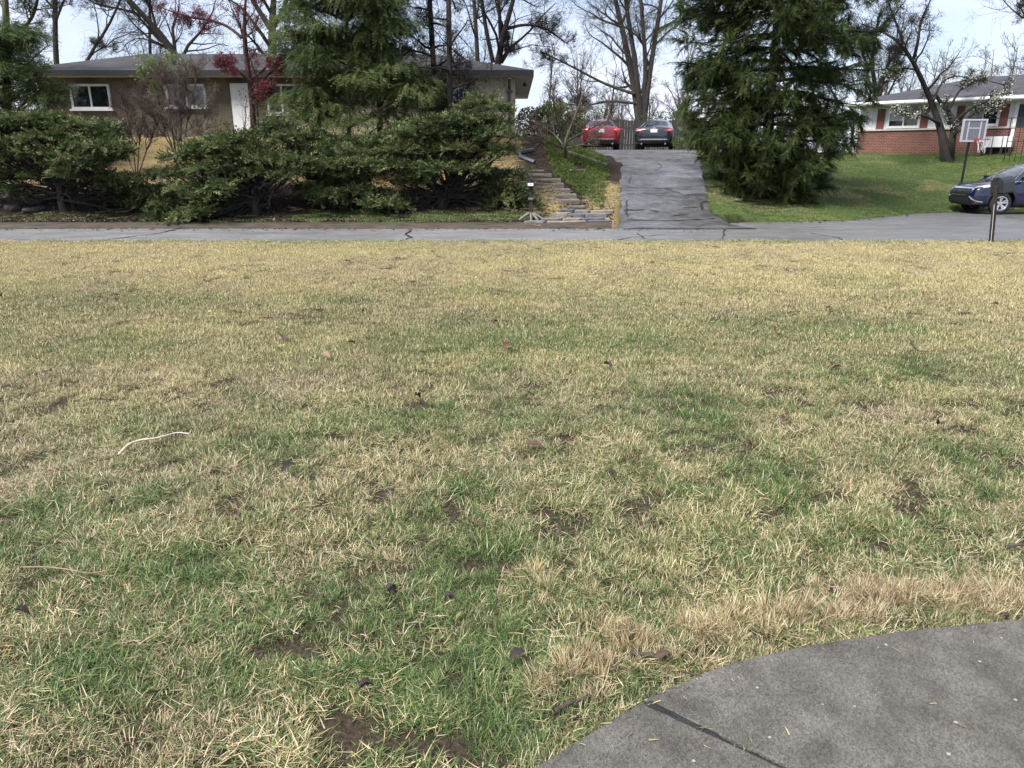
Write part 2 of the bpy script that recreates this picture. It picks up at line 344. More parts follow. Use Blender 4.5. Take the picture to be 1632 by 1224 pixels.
DX, DYY = A[..., 0], A[..., 1]; jit = (fbm(DX * .9, DYY * .6, 77) - .5) * .10; DX = DX + jit * (np.abs(ts - .5)[None] > .49)
DZZ = np.interp(DYY, DY, DZ) + .03 + .012 * (fbm(DX * .8, DYY * .8, 6) - .5) - .05 * (np.abs(ts - .5)[None] > .49)
n, k = DX.shape; i = np.arange((n - 1) * (k - 1)); r_, c_ = i // (k - 1), i % (k - 1); q = r_ * k + c_
driveway = tag(mesh_np('driveway', np.stack([DX, DYY, DZZ], -1).reshape(-1, 3), np.stack([q, q + 1, q + k + 1, q + k], 1), M_drive,
    attrs={'wet': (.40 + .25 * (fbm(DX * .5, DYY * .5, 41) - .5) + .12 * np.exp(-((DYY - 24) / 2) ** 2)).ravel()}, smooth=True), kind='structure')
M_tar = mat('tar_seal', (.012, .012, .014), .45, .3, 20)
def ribbon(name, pts, wd_, m, parent, zf, lift=.004):
    """thin tar seal or crack laid on the paving"""
    P = []
    for a, b_ in zip(pts[:-1], pts[1:]):
        nseg = max(2, int((Vector(b_) - Vector(a)).length / .15))
        for j in range(nseg): P.append(Vector(a).lerp(Vector(b_), j / nseg))
    P.append(Vector(pts[-1])); P = [Vector((p.x + random.uniform(-.03, .03), p.y + random.uniform(-.03, .03), 0)) for p in P]
    vs = []; fs = []
    for j, p in enumerate(P):
        d = (P[min(j + 1, len(P) - 1)] - P[max(j - 1, 0)]); d = d.normalized() if d.length > 1e-6 else Vector((1, 0, 0)); nn = Vector((-d.y, d.x, 0)); w = wd_ * random.uniform(.15, 1.1) * .36
        for s_ in (-1, 1):
            q = p + nn * w * s_; vs.append((q.x, q.y, zf(q.x, q.y) + lift))
    fs = [(2 * j, 2 * j + 1, 2 * j + 3, 2 * j + 2) for j in range(len(P) - 1)]
    mb = MB(); mb.add(vs, fs); return mb.build(name, m, parent, recalc=False)
zst = lambda x, y: STREET + .008
zdr = lambda x, y: float(np.interp(y, DY, DZ)) + .038
def sp(u, v): p = onz(u, v, STREET); return (p.x, p.y, 0)
for pts, w in (([(290, 364), (255, 372), (215, 377), (140, 386)], .10), ([(656, 366), (648, 374), (655, 379), (635, 386)], .09), ([(648, 375), (560, 384)], .04),
               ([(955, 388), (1010, 378), (1060, 374)], .06), ([(1015, 372), (1028, 381), (1100, 383), (1160, 388)], .07), ([(1290, 372), (1335, 379), (1345, 383)], .06), ([(1155, 366), (1150, 385)], .05),
               ([(1360, 361), (1632, 352)], .05), ([(1100, 362), (1250, 366), (1400, 366)], .05), ([(20, 382), (120, 384)], .05)):
    ribbon('tar_line', [sp(*p) for p in pts], w, M_tar, street, zst)
def dp(u, v):
    d = ray(u, v); Y = 19.6
    while Y < 34:
        t = Y / d.y
        if CAMZ + d.z * t <= zdr(0, Y): break
        Y += .02
    return (d.x * Y / d.y, Y, 0)
for pts, w in (([(995, 335), (1030, 334), (1050, 337)], .16), ([(997, 309), (1060, 308), (1075, 306)], .07), ([(1000, 299), (1060, 300), (1120, 296)], .06), ([(1005, 279), (1003, 292)], .06), ([(998, 320), (1000, 346)], .10),
               ([(1030, 279), (1060, 273), (1110, 270)], .04), ([(1045, 258), (1055, 264), (1045, 272)], .05), ([(1048, 312), (1058, 318), (1080, 320)], .06), ([(1132, 318), (1118, 324), (1120, 334), (1135, 337)], .09),
               ([(1075, 343), (1095, 342)], .12), ([(1010, 252), (1040, 256), (1090, 253)], .03), ([(1090, 331), (1110, 330)], .10), ([(1000, 350), (1060, 352), (1140, 349)], .08), ([(1060, 300), (1090, 310), (1130, 308)], .06)):
    ribbon('crack', [dp(*p) for p in pts], w, M_tar, driveway, zdr)

# kerb: low rolled concrete, brown with silt
kp = [(19.68, -.215), (19.76, -.17), (19.95, -.10), (20.22, -.075), (20.26, -.22)]
kx = np.arange(-46, 2.7, .35); KV = np.array([[(x, y + .03 * math.sin(x * .6), z + .012 * random.random()) for y, z in kp] for x in kx]); n, k, _ = KV.shape
i = np.arange((n - 1) * (k - 1)); q = (i // (k - 1)) * k + i % (k - 1)
tag(mesh_np('kerb', KV.reshape(-1, 3), np.stack([q, q + k, q + k + 1, q + 1], 1), mat('kerb_silt', (.03, .021, .015), .85, col2=(.085, .066, .048), scale=3.0, bump=.5, bscale=30, stretch=(.6, 3, 3)), smooth=True), kind='structure')

# ------------------------------------------------------------------ concrete path in the near corner
def concrete():
    m = bpy.data.materials.new('path_concrete'); t, b = nodes(m); N = t.nodes; K = t.links.new; c = N.new('ShaderNodeTexCoord')
    def ns(s, d=6):
        n = N.new('ShaderNodeTexNoise'); n.inputs['Scale'].default_value = s; n.inputs['Detail'].default_value = d; K(c.outputs['Object'], n.inputs['Vector']); return n.outputs['Fac']
    r = N.new('ShaderNodeValToRGB'); e = r.color_ramp.elements; e[0].position = .3; e[1].position = .72; e[0].color = (.066, .063, .057, 1); e[1].color = (.138, .132, .121, 1); K(ns(7.5, 10), r.inputs[0])
    v = N.new('ShaderNodeTexVoronoi'); v.inputs['Scale'].default_value = 190; K(c.outputs['Object'], v.inputs['Vector'])
    g = N.new('ShaderNodeValToRGB'); e = g.color_ramp.elements; e[0].position = .0; e[0].color = (.40, .39, .37, 1); e[1].position = 1; e[1].color = (1.75, 1.7, 1.6, 1); K(v.outputs['Color'], g.inputs[0])
    x = N.new('ShaderNodeMix'); x.data_type = 'RGBA'; x.blend_type = 'MULTIPLY'; x.inputs['Factor'].default_value = .75; K(r.outputs[0], x.inputs['A']); K(g.outputs[0], x.inputs['B'])
    v2 = N.new('ShaderNodeTexVoronoi'); v2.inputs['Scale'].default_value = 34; K(c.outputs['Object'], v2.inputs['Vector'])
    pk = N.new('ShaderNodeSeparateColor'); K(v2.outputs['Color'], pk.inputs[0]); gt = N.new('ShaderNodeMath'); gt.operation = 'GREATER_THAN'; gt.inputs[1].default_value = .86; K(pk.outputs[0], gt.inputs[0])
    ds = N.new('ShaderNodeMapRange'); ds.inputs['From Min'].default_value = .16; ds.inputs['From Max'].default_value = .24; ds.inputs['To Min'].default_value = 1; ds.inputs['To Max'].default_value = 0
    sz = N.new('ShaderNodeMath'); sz.operation = 'ADD'; q = N.new('ShaderNodeMath'); q.operation = 'MULTIPLY'; q.inputs[1].default_value = .16; K(pk.outputs[1], q.inputs[0]); K(v2.outputs['Distance'], sz.inputs[0]); K(q.outputs[0], sz.inputs[1]); K(sz.outputs[0], ds.inputs['Value'])
    mu = N.new('ShaderNodeMath'); mu.operation = 'MULTIPLY'; K(gt.outputs[0], mu.inputs[0]); K(ds.outputs[0], mu.inputs[1]); mu2 = N.new('ShaderNodeMath'); mu2.operation = 'MULTIPLY'; mu2.inputs[1].default_value = .75; K(mu.outputs[0], mu2.inputs[0])
    y = N.new('ShaderNodeMix'); y.data_type = 'RGBA'; K(mu2.outputs[0], y.inputs['Factor']); K(x.outputs['Result'], y.inputs['A']); y.inputs['B'].default_value = (.42, .41, .39, 1)
    K(y.outputs['Result'], b.inputs['Base Color']); b.inputs['Roughness'].default_value = .88; b.inputs['Specular IOR Level'].default_value = .3
    bp = N.new('ShaderNodeBump'); bp.inputs['Distance'].default_value = .004; bp.inputs['Strength'].default_value = .8; K(v.outputs['Distance'], bp.inputs['Height']); 
    bp2 = N.new('ShaderNodeBump'); bp2.inputs['Distance'].default_value = .012; bp2.inputs['Strength'].default_value = .4; K(ns(22), bp2.inputs['Height']); K(bp.outputs[0], bp2.inputs['Normal']); K(bp2.outputs[0], b.inputs['Normal'])
    return m
PZ = .035
edge_px = [(1030, 1112), (1100, 1079), (1170, 1053), (1290, 1027), (1400, 1010), (1520, 996), (1632, 985)]
far_edge = [onz(u, v, PZ) for u, v in edge_px]
near_edge = [onz(u, v, PZ) for u, v in ((1012, 1124), (930, 1175), (850, 1223))]
J0 = onz(1024, 1116, PZ); J1 = onz(1258, 1224, PZ); jd = (J1 - J0).normalized(); J2 = J0 + jd * 1.6
def dens(pts, step=.03):
    out = []
    for a, b_ in zip(pts[:-1], pts[1:]):
        n = max(1, int((b_ - a).length / step)); out += [a.lerp(b_, j / n) for j in range(n)]
    return out + [pts[-1]]
def smooth_line(pts, it=2):
    for _ in range(it):
        q = [pts[0]]
        for a, b_ in zip(pts[:-1], pts[1:]): q += [a.lerp(b_, .25), a.lerp(b_, .75)]
        pts = q + [pts[-1]]
    return pts
jn = Vector((-jd.y, jd.x, 0))            # to the right-hand slab's side
if jn.x < 0: jn = -jn
gap = .008
ext = far_edge[-1] + (far_edge[-1] - far_edge[-2]).normalized() * .6
curve = smooth_line(far_edge + [ext, ext + Vector((1.4, -.05, 0)), ext + Vector((3.5, -.5, 0))], 2)
slabB = dens([J0 + jn * gap] + curve) + [Vector((6.5, .2, PZ)), J2 + jn * gap + Vector((0, -.3, 0)), J2 + jn * gap]
ne = near_edge + [near_edge[-1] + (near_edge[-1] - near_edge[-2]).normalized() * 1.3]
slabA = dens([J2 - jn * gap, J0 - jn * gap]) + dens(ne)[:] + [J2 - jn * gap + Vector((0, -.45, 0))]
path = bpy.data.objects.new('path', None); COL.objects.link(path); tag(path, kind='structure'); path.location = (1.2, 1.5, 0)
M_conc = concrete()
def slab(poly):
    bm = bmesh.new(); poly = [Vector((p.x + (random.random() - .5) * .003, p.y + (random.random() - .5) * .003, p.z)) for p in poly]
    vs = [bm.verts.new(p) for p in poly]; f = bm.faces.new(vs); bmesh.ops.recalc_face_normals(bm, faces=[f])
    if f.normal.z < 0: f.normal_flip()
    e = bmesh.ops.extrude_face_region(bm, geom=[f]); vv = [x for x in e['geom'] if isinstance(x, bmesh.types.BMVert)]
    top = [x for x in e['geom'] if isinstance(x, bmesh.types.BMFace)]
    for x in vv: x.co.z = PZ
    for x in vs: x.co.z = -.09
    bmesh.ops.recalc_face_normals(bm, faces=bm.faces)
    ed = [x for x in bm.edges if abs(x.verts[0].co.z - PZ) < 1e-5 and abs(x.verts[1].co.z - PZ) < 1e-5 and len(x.link_faces) == 2 and x.calc_face_angle(0) > .8]
    bmesh.ops.bevel(bm, geom=ed, offset=.008, segments=2, profile=.5, affect='EDGES', clamp_overlap=True)
    bmesh.ops.triangulate(bm, faces=[x for x in bm.faces if len(x.verts) > 4])
    me = bpy.data.meshes.new('slab'); bm.to_mesh(me); bm.free(); return me
link('slab', slab(slabB), M_conc, path); link('slab', slab(slabA), M_conc, path)
jm = MB(); M_fill = mat('joint_rubber', (.018, .017, .016), .8, .5, 30, bump=.6)
P = [J0 + jd * (.02 + t * 1.58 / 30) for t in range(31)]; vs = []
for j, p in enumerate(P):
    hgt = .006 * math.exp(-j / 2.0) - .004
    for s_ in (-1, 1): vs.append((p + jn * s_ * (gap + .002) * (1.3 - .3 * math.sin(j * 1.7) if j < 6 else .9)) + Vector((0, 0, (hgt if j < 5 else -.012 + .004 * math.sin(j * 2.3)))))
for j, p in enumerate(P):
    for s_ in (-1, 1): vs.append(p + jn * s_ * gap * .9 + Vector((0, 0, -.05)))
n2 = 2 * len(P); jm.add(vs, [(2 * j, 2 * j + 1, 2 * j + 3, 2 * j + 2) for j in range(len(P) - 1)] + [(2 * j + s_, 2 * j + 2 + s_, n2 + 2 * j + 2 + s_, n2 + 2 * j + s_) for j in range(len(P) - 1) for s_ in (0, 1)] + [(0, 1, n2 + 1, n2)])
jm.build('joint_filler', M_fill, path)
def in_poly(px_, py_, poly):
    c = np.zeros(len(px_), bool); j = len(poly) - 1
    for i in range(len(poly)):
        xi, yi, xj, yj = poly[i].x, poly[i].y, poly[j].x, poly[j].y
        c ^= ((yi > py_) != (yj > py_)) & (px_ < (xj - xi) * (py_ - yi) / (yj - yi + 1e-12) + xi); j = i
    return c

# ================================================================== LAWN
def blade_material():
    m = bpy.data.materials.new('lawn_blades'); m.use_nodes = True; t = m.node_tree; N = t.nodes; K = t.links.new; b = N['Principled BSDF']
    def attr(nm, ty='GEOMETRY'):
        a = N.new('ShaderNodeAttribute'); a.attribute_name = nm; a.attribute_type = ty; return a.outputs['Fac']
    def ramp(src, cols):
        r = N.new('ShaderNodeValToRGB'); e = r.color_ramp.elements
        while len(e) < len(cols): e.new(.5)
        for i, c in enumerate(cols): e[i].position = i / (len(cols) - 1); e[i].color = (*c, 1)
        K(src, r.inputs[0]); return r.outputs[0]
    lt = N.new('ShaderNodeMath'); lt.operation = 'LESS_THAN'; K(attr('br'), lt.inputs[0]); K(attr('g', 'INSTANCER'), lt.inputs[1])
    straw = ramp(attr('bc'), [(.15, .095, .045), (.40, .32, .13), (.62, .535, .235), (.68, .60, .30), (.76, .69, .44)]); green = ramp(attr('bc'), [(.028, .066, .02), (.06, .115, .032), (.10, .162, .045), (.155, .212, .062), (.26, .31, .12)])
    tan = ramp(attr('bc'), [(.10, .068, .042), (.30, .225, .125), (.50, .40, .235), (.59, .48, .30), (.70, .61, .44)])
    ys = N.new('ShaderNodeMix'); ys.data_type = 'RGBA'; K(attr('warm', 'INSTANCER'), ys.inputs['Factor']); K(straw, ys.inputs['A']); K(tan, ys.inputs['B']); straw = ys.outputs['Result']
    x = N.new('ShaderNodeMix'); x.data_type = 'RGBA'; K(lt.outputs[0], x.inputs['Factor']); K(straw, x.inputs['A']); K(green, x.inputs['B'])
    K(x.outputs['Result'], b.inputs['Base Color']); b.inputs['Roughness'].default_value = .5; b.inputs['Specular IOR Level'].default_value = .35
    tr = N.new('ShaderNodeBsdfTranslucent'); K(x.outputs['Result'], tr.inputs[0]); ms = N.new('ShaderNodeMixShader'); ms.inputs[0].default_value = .16
    K(b.outputs[0], ms.inputs[1]); K(tr.outputs[0], ms.inputs[2]); K(ms.outputs[0], N['Material Output'].inputs[0]); return m
M_blade = blade_material()
TUFTS = bpy.data.collections.new('tuft_sources')
def tuft(name, nbl, rad, lean, ln, wdt, curl, broad=0, z0=(0, 0), out=0.0, rs=0, strawbias=None):
    rg = random.Random(rs); V = []; F = []; br = []; bc = []
    for _ in range(nbl):
        a = rg.uniform(0, 2 * math.pi); r = rad * math.sqrt(rg.random()); bx, by = r * math.cos(a), r * math.sin(a); bz = rg.uniform(*z0)
        az = a + rg.gauss(0, .7) if rg.random() < out else rg.uniform(0, 2 * math.pi)
        th = R(rg.uniform(*lean)); l = rg.uniform(*ln); w = rg.uniform(*wdt); cu = R(rg.uniform(*curl)); o = len(V); r1, r2 = rg.random(), rg.random()
        px, py, pz = bx, by, bz; ns = 3; dx, dy = math.cos(az), math.sin(az); tw = rg.uniform(-.5, .5); sx_, sy_ = -math.sin(az + tw), math.cos(az + tw)
        for i in range(ns + 1):
            f = i / ns; ww = w * (1 - f ** 2.2) * .5 if not broad else w * math.sin(math.pi * min(.98, .12 + f * .86)) * .5
            if i == ns and not broad: V.append((px, py, max(pz, .002)))
            else: V += [(px - sx_ * ww, py - sy_ * ww, max(pz, .002)), (px + sx_ * ww, py + sy_ * ww, max(pz, .002) + tw * ww * .6)]
            az2 = th + cu * f; seg = l / ns; px += dx * math.sin(az2) * seg; py += dy * math.sin(az2) * seg; pz += math.cos(az2) * seg
        if broad: F += [(o, o + 1, o + 3, o + 2), (o + 2, o + 3, o + 5, o + 4), (o + 4, o + 5, o + 7, o + 6)]; cnt = 8
        else: F += [(o, o + 1, o + 3, o + 2), (o + 2, o + 3, o + 5, o + 4), (o + 4, o + 5, o + 6)]; cnt = 7
        br += [r1 if strawbias is None else strawbias] * cnt; bc += [r2] * cnt
    me = bpy.data.meshes.new(name); me.from_pydata(V, [], F)
    for an, av in (('br', br), ('bc', bc)):
        at_ = me.attributes.new(an, 'FLOAT', 'POINT'); at_.data.foreach_set('value', np.asarray(av, np.float32))
    me.materials.append(M_blade); ob = bpy.data.objects.new(name, me); TUFTS.objects.link(ob)
for k in range(4): tuft(f'tuft_{k:02d}', 62, .07, (5, 58), (.02, .046), (.0016, .0030), (0, 85), rs=k)                        # short upright
for k in range(4, 8): tuft(f'tuft_{k:02d}', 52, .09, (64, 104), (.024, .074), (.0016, .0034), (-25, 45), z0=(.004, .026), rs=k)       # matted, lying
for k in range(8, 12): tuft(f'tuft_{k:02d}', 58, .052, (8, 60), (.03, .072), (.0017, .0031), (20, 100), out=.7, rs=k)              # arching
for k in range(12, 15): tuft(f'tuft_{k:02d}', 70, .05, (4, 38), (.08, .14), (.0028, .0045), (15, 80), out=.8, rs=k, strawbias=.97)     # long dry clumps
for k in range(15, 17): tuft(f'tuft_{k:02d}', 14, .05, (30, 75), (.02, .04), (.010, .018), (10, 60), broad=1, rs=k, strawbias=.0)       # broad weeds
for k in range(17, 20): tuft(f'tuft_{k:02d}', 230, .18, (4, 48), (.022, .042), (.0022, .0042), (0, 50), rs=k)                       # far, upright

def ell(u, v, ru, rv):
    c = onz(u, v); a = onz(u, v - rv); b_ = onz(u, v + rv); return c.x, (a.y + b_.y) / 2, ru * mpp(c.y, 0), (a.y - b_.y) / 2
GREEN = [(330, 920, 120, 45, .9), (470, 1000, 210, 75, .8), (760, 905, 100, 60, .8), (740, 772, 90, 28, .7), (1240, 765, 60, 28, .8), (1300, 528, 170, 26, .65), (1090, 650, 130, 30, .6), (640, 690, 150, 26, .5),
         (180, 1090, 170, 60, .6), (720, 1170, 220, 50, .7), (1550, 790, 60, 18, .7), (820, 545, 220, 26, .55), (1310, 868, 60, 20, .6), (420, 715, 110, 30, .55), (640, 840, 120, 30, .5), (1245, 965, 70, 8, .9), (450, 480, 260, 10, .45),
         (250, 560, 200, 22, .3), (1480, 590, 220, 26, .4), (980, 560, 220, 26, .4), (900, 385, 900, 4, .5), (560, 1100, 260, 60, .55), (1000, 780, 120, 26, .35), (1470, 720, 140, 24, .35), (80, 830, 120, 40, .45)]
STRAW = [(640, 690, 0, 0, 0), (300, 830, 160, 40, .5), (60, 1000, 120, 60, .3), (930, 640, 90, 30, .4), (1380, 780, 120, 30, .5), (860, 940, 90, 30, .5), (150, 420, 400, 30, .4), (1300, 425, 400, 26, .4), (600, 1040, 90, 25, .4), (250, 1160, 130, 40, .4), (1450, 950, 200, 20, .6), (60, 640, 200, 60, .3)]
BARE = [(722, 835, 42, 26), (565, 735, 24, 9), (430, 1045, 26, 12), (840, 1058, 26, 9), (600, 545, 34, 4), (1150, 930, 30, 7), (330, 1140, 24, 9), (1040, 1055, 34, 8)]
def fieldsum(L_, x, y):
    t = np.zeros_like(x)
    for e in L_:
        if e[2] == 0: continue
        cx, cy, rx, ry = ell(*e[:4]); rx, ry = (rx * .62, ry * .62) if L_ is BARE else (rx, ry); t = np.maximum(t, (e[4] if len(e) > 4 else 1) * np.exp(-(((x - cx) / rx) ** 2 + ((y - cy) / ry) ** 2)))
    return t
def greenness(x, y):
    base = np.interp(y, [1.5, 3, 4.5, 6, 8, 11, 14.2, 14.8], [.60, .56, .50, .42, .32, .19, .12, .40])
    n = fbm(x * 1.1, y * 1.1, 51) - .5; n2 = fbm(x * 4.5, y * 4.5, 52, 3) - .5
    g = base + .55 * n + .75 * n2 * np.interp(y, [2, 8, 14], [1, .7, .35]) + .55 * fieldsum(GREEN, x, y) - .5 * fieldsum(STRAW, x, y)
    return np.clip(g, .02, .97)
def lawn_points(dens_, y0, y1):
    w = .76 * y1 + 2.2; n = int(dens_ * (y1 - y0) * 2 * w); x = RNG.uniform(-w, w, n); y = RNG.uniform(y0, y1, n); ok = np.abs(x) < .76 * y + 2.2; return x[ok], y[ok]
xs_, ys_ = [], []
for d_, a, b_ in ((760, .7, 2.6), (640, 2.6, 4.5), (430, 4.5, 7), (135, 7, 10.5), (118, 10.5, 14.95)):
    x, y = lawn_points(d_, a, b_); xs_.append(x); ys_.append(y)
x = np.concatenate(xs_); y = np.concatenate(ys_)
polyA = slabA; polyB = slabB
bare = fieldsum(BARE, x, y) * (.75 + .5 * fbm(x * 9, y * 9, 61)); gaps = fbm(x * 6.5, y * 6.5, 62, 3)
ok = ~in_poly(x, y, polyA) & ~in_poly(x, y, polyB) & (RNG.random(len(x)) > sstep(.42, .95, bare) * .8) & (RNG.random(len(x)) > .92 * sstep(.635, .70, gaps) * (y < 5.5))
bare = bare[ok]; x, y = x[ok], y[ok]; n = len(x); g = greenness(x, y); z = H(x, y)
u1 = RNG.random(n); farf = sstep(4.5, 8.0, y + RNG.normal(0, .6, n)); mat_n = fbm(x * 2.1, y * 2.1, 63)
idx = np.where(u1 < .40 - .5 * (mat_n - .5), RNG.integers(0, 4, n), np.where(u1 < .78 - .35 * g, RNG.integers(4, 8, n), RNG.integers(8, 12, n)))
idx = np.where(RNG.random(n) < farf, np.where(RNG.random(n) < .72, RNG.integers(17, 20, n), RNG.integers(0, 4, n)), idx)
weed = (RNG.random(n) < .02 * sstep(.55, .8, g)) & (y < 4); idx = np.where(weed, RNG.integers(15, 17, n), idx)
scl = RNG.uniform(.6, 1.18, n) * (.58 + .8 * fbm(x * 3.1, y * 3.1, 64)); scl = np.where(bare > .3, scl * .55, scl); idx = np.where(bare > .45, RNG.integers(4, 8, n), idx)
# long dry clumps beside the path
cx, cy = [], []
for u, v, ru, rv, k in ((995, 1022, 34, 14, 30), (930, 1062, 40, 16, 26), (1235, 985, 55, 10, 42), (1330, 985, 40, 9, 24), (1400, 948, 45, 10, 40), (1470, 955, 60, 10, 34), (1580, 955, 60, 12, 40), (1130, 1005, 50, 10, 26), (1060, 1060, 30, 8, 10), (880, 1090, 40, 16, 16), (860, 940, 40, 14, 8), (1530, 968, 50, 8, 24), (1620, 965, 30, 8, 18)):
    c0, c1, rx, ry = ell(u, v, ru, rv); k = int(k * .62) + 2; cx.append(RNG.normal(c0, rx * .8, k)); cy.append(RNG.normal(c1, ry * .95, k))
cx = np.concatenate(cx); cy = np.concatenate(cy); ok = ~in_poly(cx, cy - .03, polyA) & ~in_poly(cx, cy - .03, polyB); cx, cy = cx[ok], cy[ok]; m_ = len(cx)
x = np.concatenate([x, cx]); y = np.concatenate([y, cy]); z = np.concatenate([z, H(cx, cy)]); g = np.concatenate([g, np.full(m_, .05)]); idx = np.concatenate([idx, RNG.integers(12, 15, m_)]); scl = np.concatenate([scl, RNG.uniform(.28, .74, m_)])
# fringe of small tufts hanging over the concrete edge
fx, fy = [], []
for p in dens(curve, .012) + dens(ne, .012):
    if random.random() < .75: fx.append(p.x - .012 + random.gauss(0, .012)); fy.append(p.y + .018 + random.gauss(0, .012))
fx, fy = np.array(fx), np.array(fy); ok = ~in_poly(fx, fy, polyA) & ~in_poly(fx, fy, polyB); fx, fy = fx[ok], fy[ok]; m_ = len(fx)
x = np.concatenate([x, fx]); y = np.concatenate([y, fy]); z = np.concatenate([z, H(fx, fy)]); g = np.concatenate([g, np.clip(RNG.normal(.38, .2, m_), 0, 1)]); idx = np.concatenate([idx, RNG.integers(0, 4, m_)]); scl = np.concatenate([scl, RNG.uniform(.5, .95, m_)])
n = len(x); flop = np.where((idx >= 12) & (idx < 15), 3.2, 1.0); rot = np.stack([RNG.normal(0, .12, n) * flop, RNG.normal(0, .12, n) * flop, RNG.uniform(0, 6.283, n)], 1)
warm = np.clip(np.interp(y, [1, 3.5, 6, 9, 15], [.95, .9, .65, .45, .3]) + 1.3 * (fbm(x * 1.7, y * 1.7, 66) - .5), 0, 1)
scatter('lawn_grass', np.stack([x, y, z], 1), rot, scl, idx, g, TUFTS, 'straw coloured dormant lawn with green patches filling the foreground', 'grass', warm)
# grass beyond the street: neighbour's lawn, dry slope, verge
xf = RNG.uniform(-26, 34, 45000); yf = RNG.uniform(19.9, 40, 45000); zm, zg, zs = zone(xf, yf); wgt = np.clip(zg + zs, 0, 1)
ok = (RNG.random(len(xf)) < wgt) & ((xf < drive_l(yf) - .12) | (xf > drive_r(yf) + .12)) & (np.abs(xf) < .76 * yf + 3) & ~((yf > 27.6) & (xf < .9)); ok2 = ~((yf < 22.15) & (xf > .75) & (xf < drive_l(yf))); xf, yf, ok_ = xf[ok & ok2], yf[ok & ok2], 0; n = len(xf)
zm, zg, zs = zone(xf, yf); gf = np.clip(1.0 * zg / (zg + zs + 1e-6) + .5 * (fbm(xf * .7, yf * .7, 71) - .5) - .14 * sstep(.5, .65, fbm(xf * .35, yf * .9, 72)), .03, .97)
gf = np.where(xf < 2, np.where(yf < 21.6, np.where(xf > -7, .9, .7) * (zg > .05), np.minimum(gf, .75 * zg)), gf)
rot = np.stack([RNG.normal(0, .1, n), RNG.normal(0, .1, n), RNG.uniform(0, 6.283, n)], 1)
scatter('far_grass', np.stack([xf, yf, H(xf, yf)], 1), rot, RNG.uniform(.9, 1.8, n), RNG.integers(17, 20, n), gf, TUFTS, 'short grass across the street, green on the right, dry on the left', 'grass', np.where(xf < 3, .75, .45))

# ================================================================== BUILDINGS
M_white = mat('white_paint', (.74, .74, .73), .5, .05, 4); M_dark = mat('dark_trim', (.016, .015, .014), .55, .25, 5)
def glass(name, col=(.012, .015, .018), rough=.04):
    m = mat(name, col, rough, .3, 1.2, spec=.9); return m
M_glass = glass('window_glass'); M_cglass = glass('car_glass', (.02, .026, .03), .03)
def brickmat(name, c1, c2, mortar, scale=1.0, bump=.5, xy=('X', 'Z'), rz=0.0, dirty=.3):
    m = bpy.data.materials.new(name); t, b = nodes(m); N = t.nodes; K = t.links.new; c = N.new('ShaderNodeTexCoord')
    mpz = N.new('ShaderNodeMapping'); mpz.inputs['Rotation'].default_value = (0, 0, rz); K(c.outputs['Object'], mpz.inputs[0])
    s = N.new('ShaderNodeSeparateXYZ'); K(mpz.outputs[0], s.inputs[0]); cb = N.new('ShaderNodeCombineXYZ'); K(s.outputs[0], cb.inputs[0]); K(s.outputs[2], cb.inputs[1])
    bt = N.new('ShaderNodeTexBrick'); K(cb.outputs[0], bt.inputs['Vector']); bt.inputs['Color1'].default_value = (*c1, 1); bt.inputs['Color2'].default_value = (*c2, 1); bt.inputs['Mortar'].default_value = (*mortar, 1)
    bt.inputs['Scale'].default_value = scale; bt.inputs['Brick Width'].default_value = .22; bt.inputs['Row Height'].default_value = .075; bt.inputs['Mortar Size'].default_value = .009
    n = N.new('ShaderNodeTexNoise'); n.inputs['Scale'].default_value = 1.3; n.inputs['Detail'].default_value = 6; K(c.outputs['Object'], n.inputs['Vector'])
    r = N.new('ShaderNodeValToRGB'); r.color_ramp.elements[0].color = (1 - dirty, 1 - dirty, 1 - dirty, 1); r.color_ramp.elements[1].color = (1 + dirty * .6,) * 3 + (1,); r.color_ramp.elements[0].position = .3; r.color_ramp.elements[1].position = .7; K(n.outputs['Fac'], r.inputs[0])
    x = N.new('ShaderNodeMix'); x.data_type = 'RGBA'; x.blend_type = 'MULTIPLY'; x.inputs['Factor'].default_value = 1; K(bt.outputs['Color'], x.inputs['A']); K(r.outputs[0], x.inputs['B']); K(x.outputs['Result'], b.inputs['Base Color'])
    b.inputs['Roughness'].default_value = .85; bp = N.new('ShaderNodeBump'); bp.invert = True; bp.inputs['Distance'].default_value = .012; bp.inputs['Strength'].default_value = bump; K(bt.outputs['Fac'], bp.inputs['Height']); K(bp.outputs[0], b.inputs['Normal']); return m
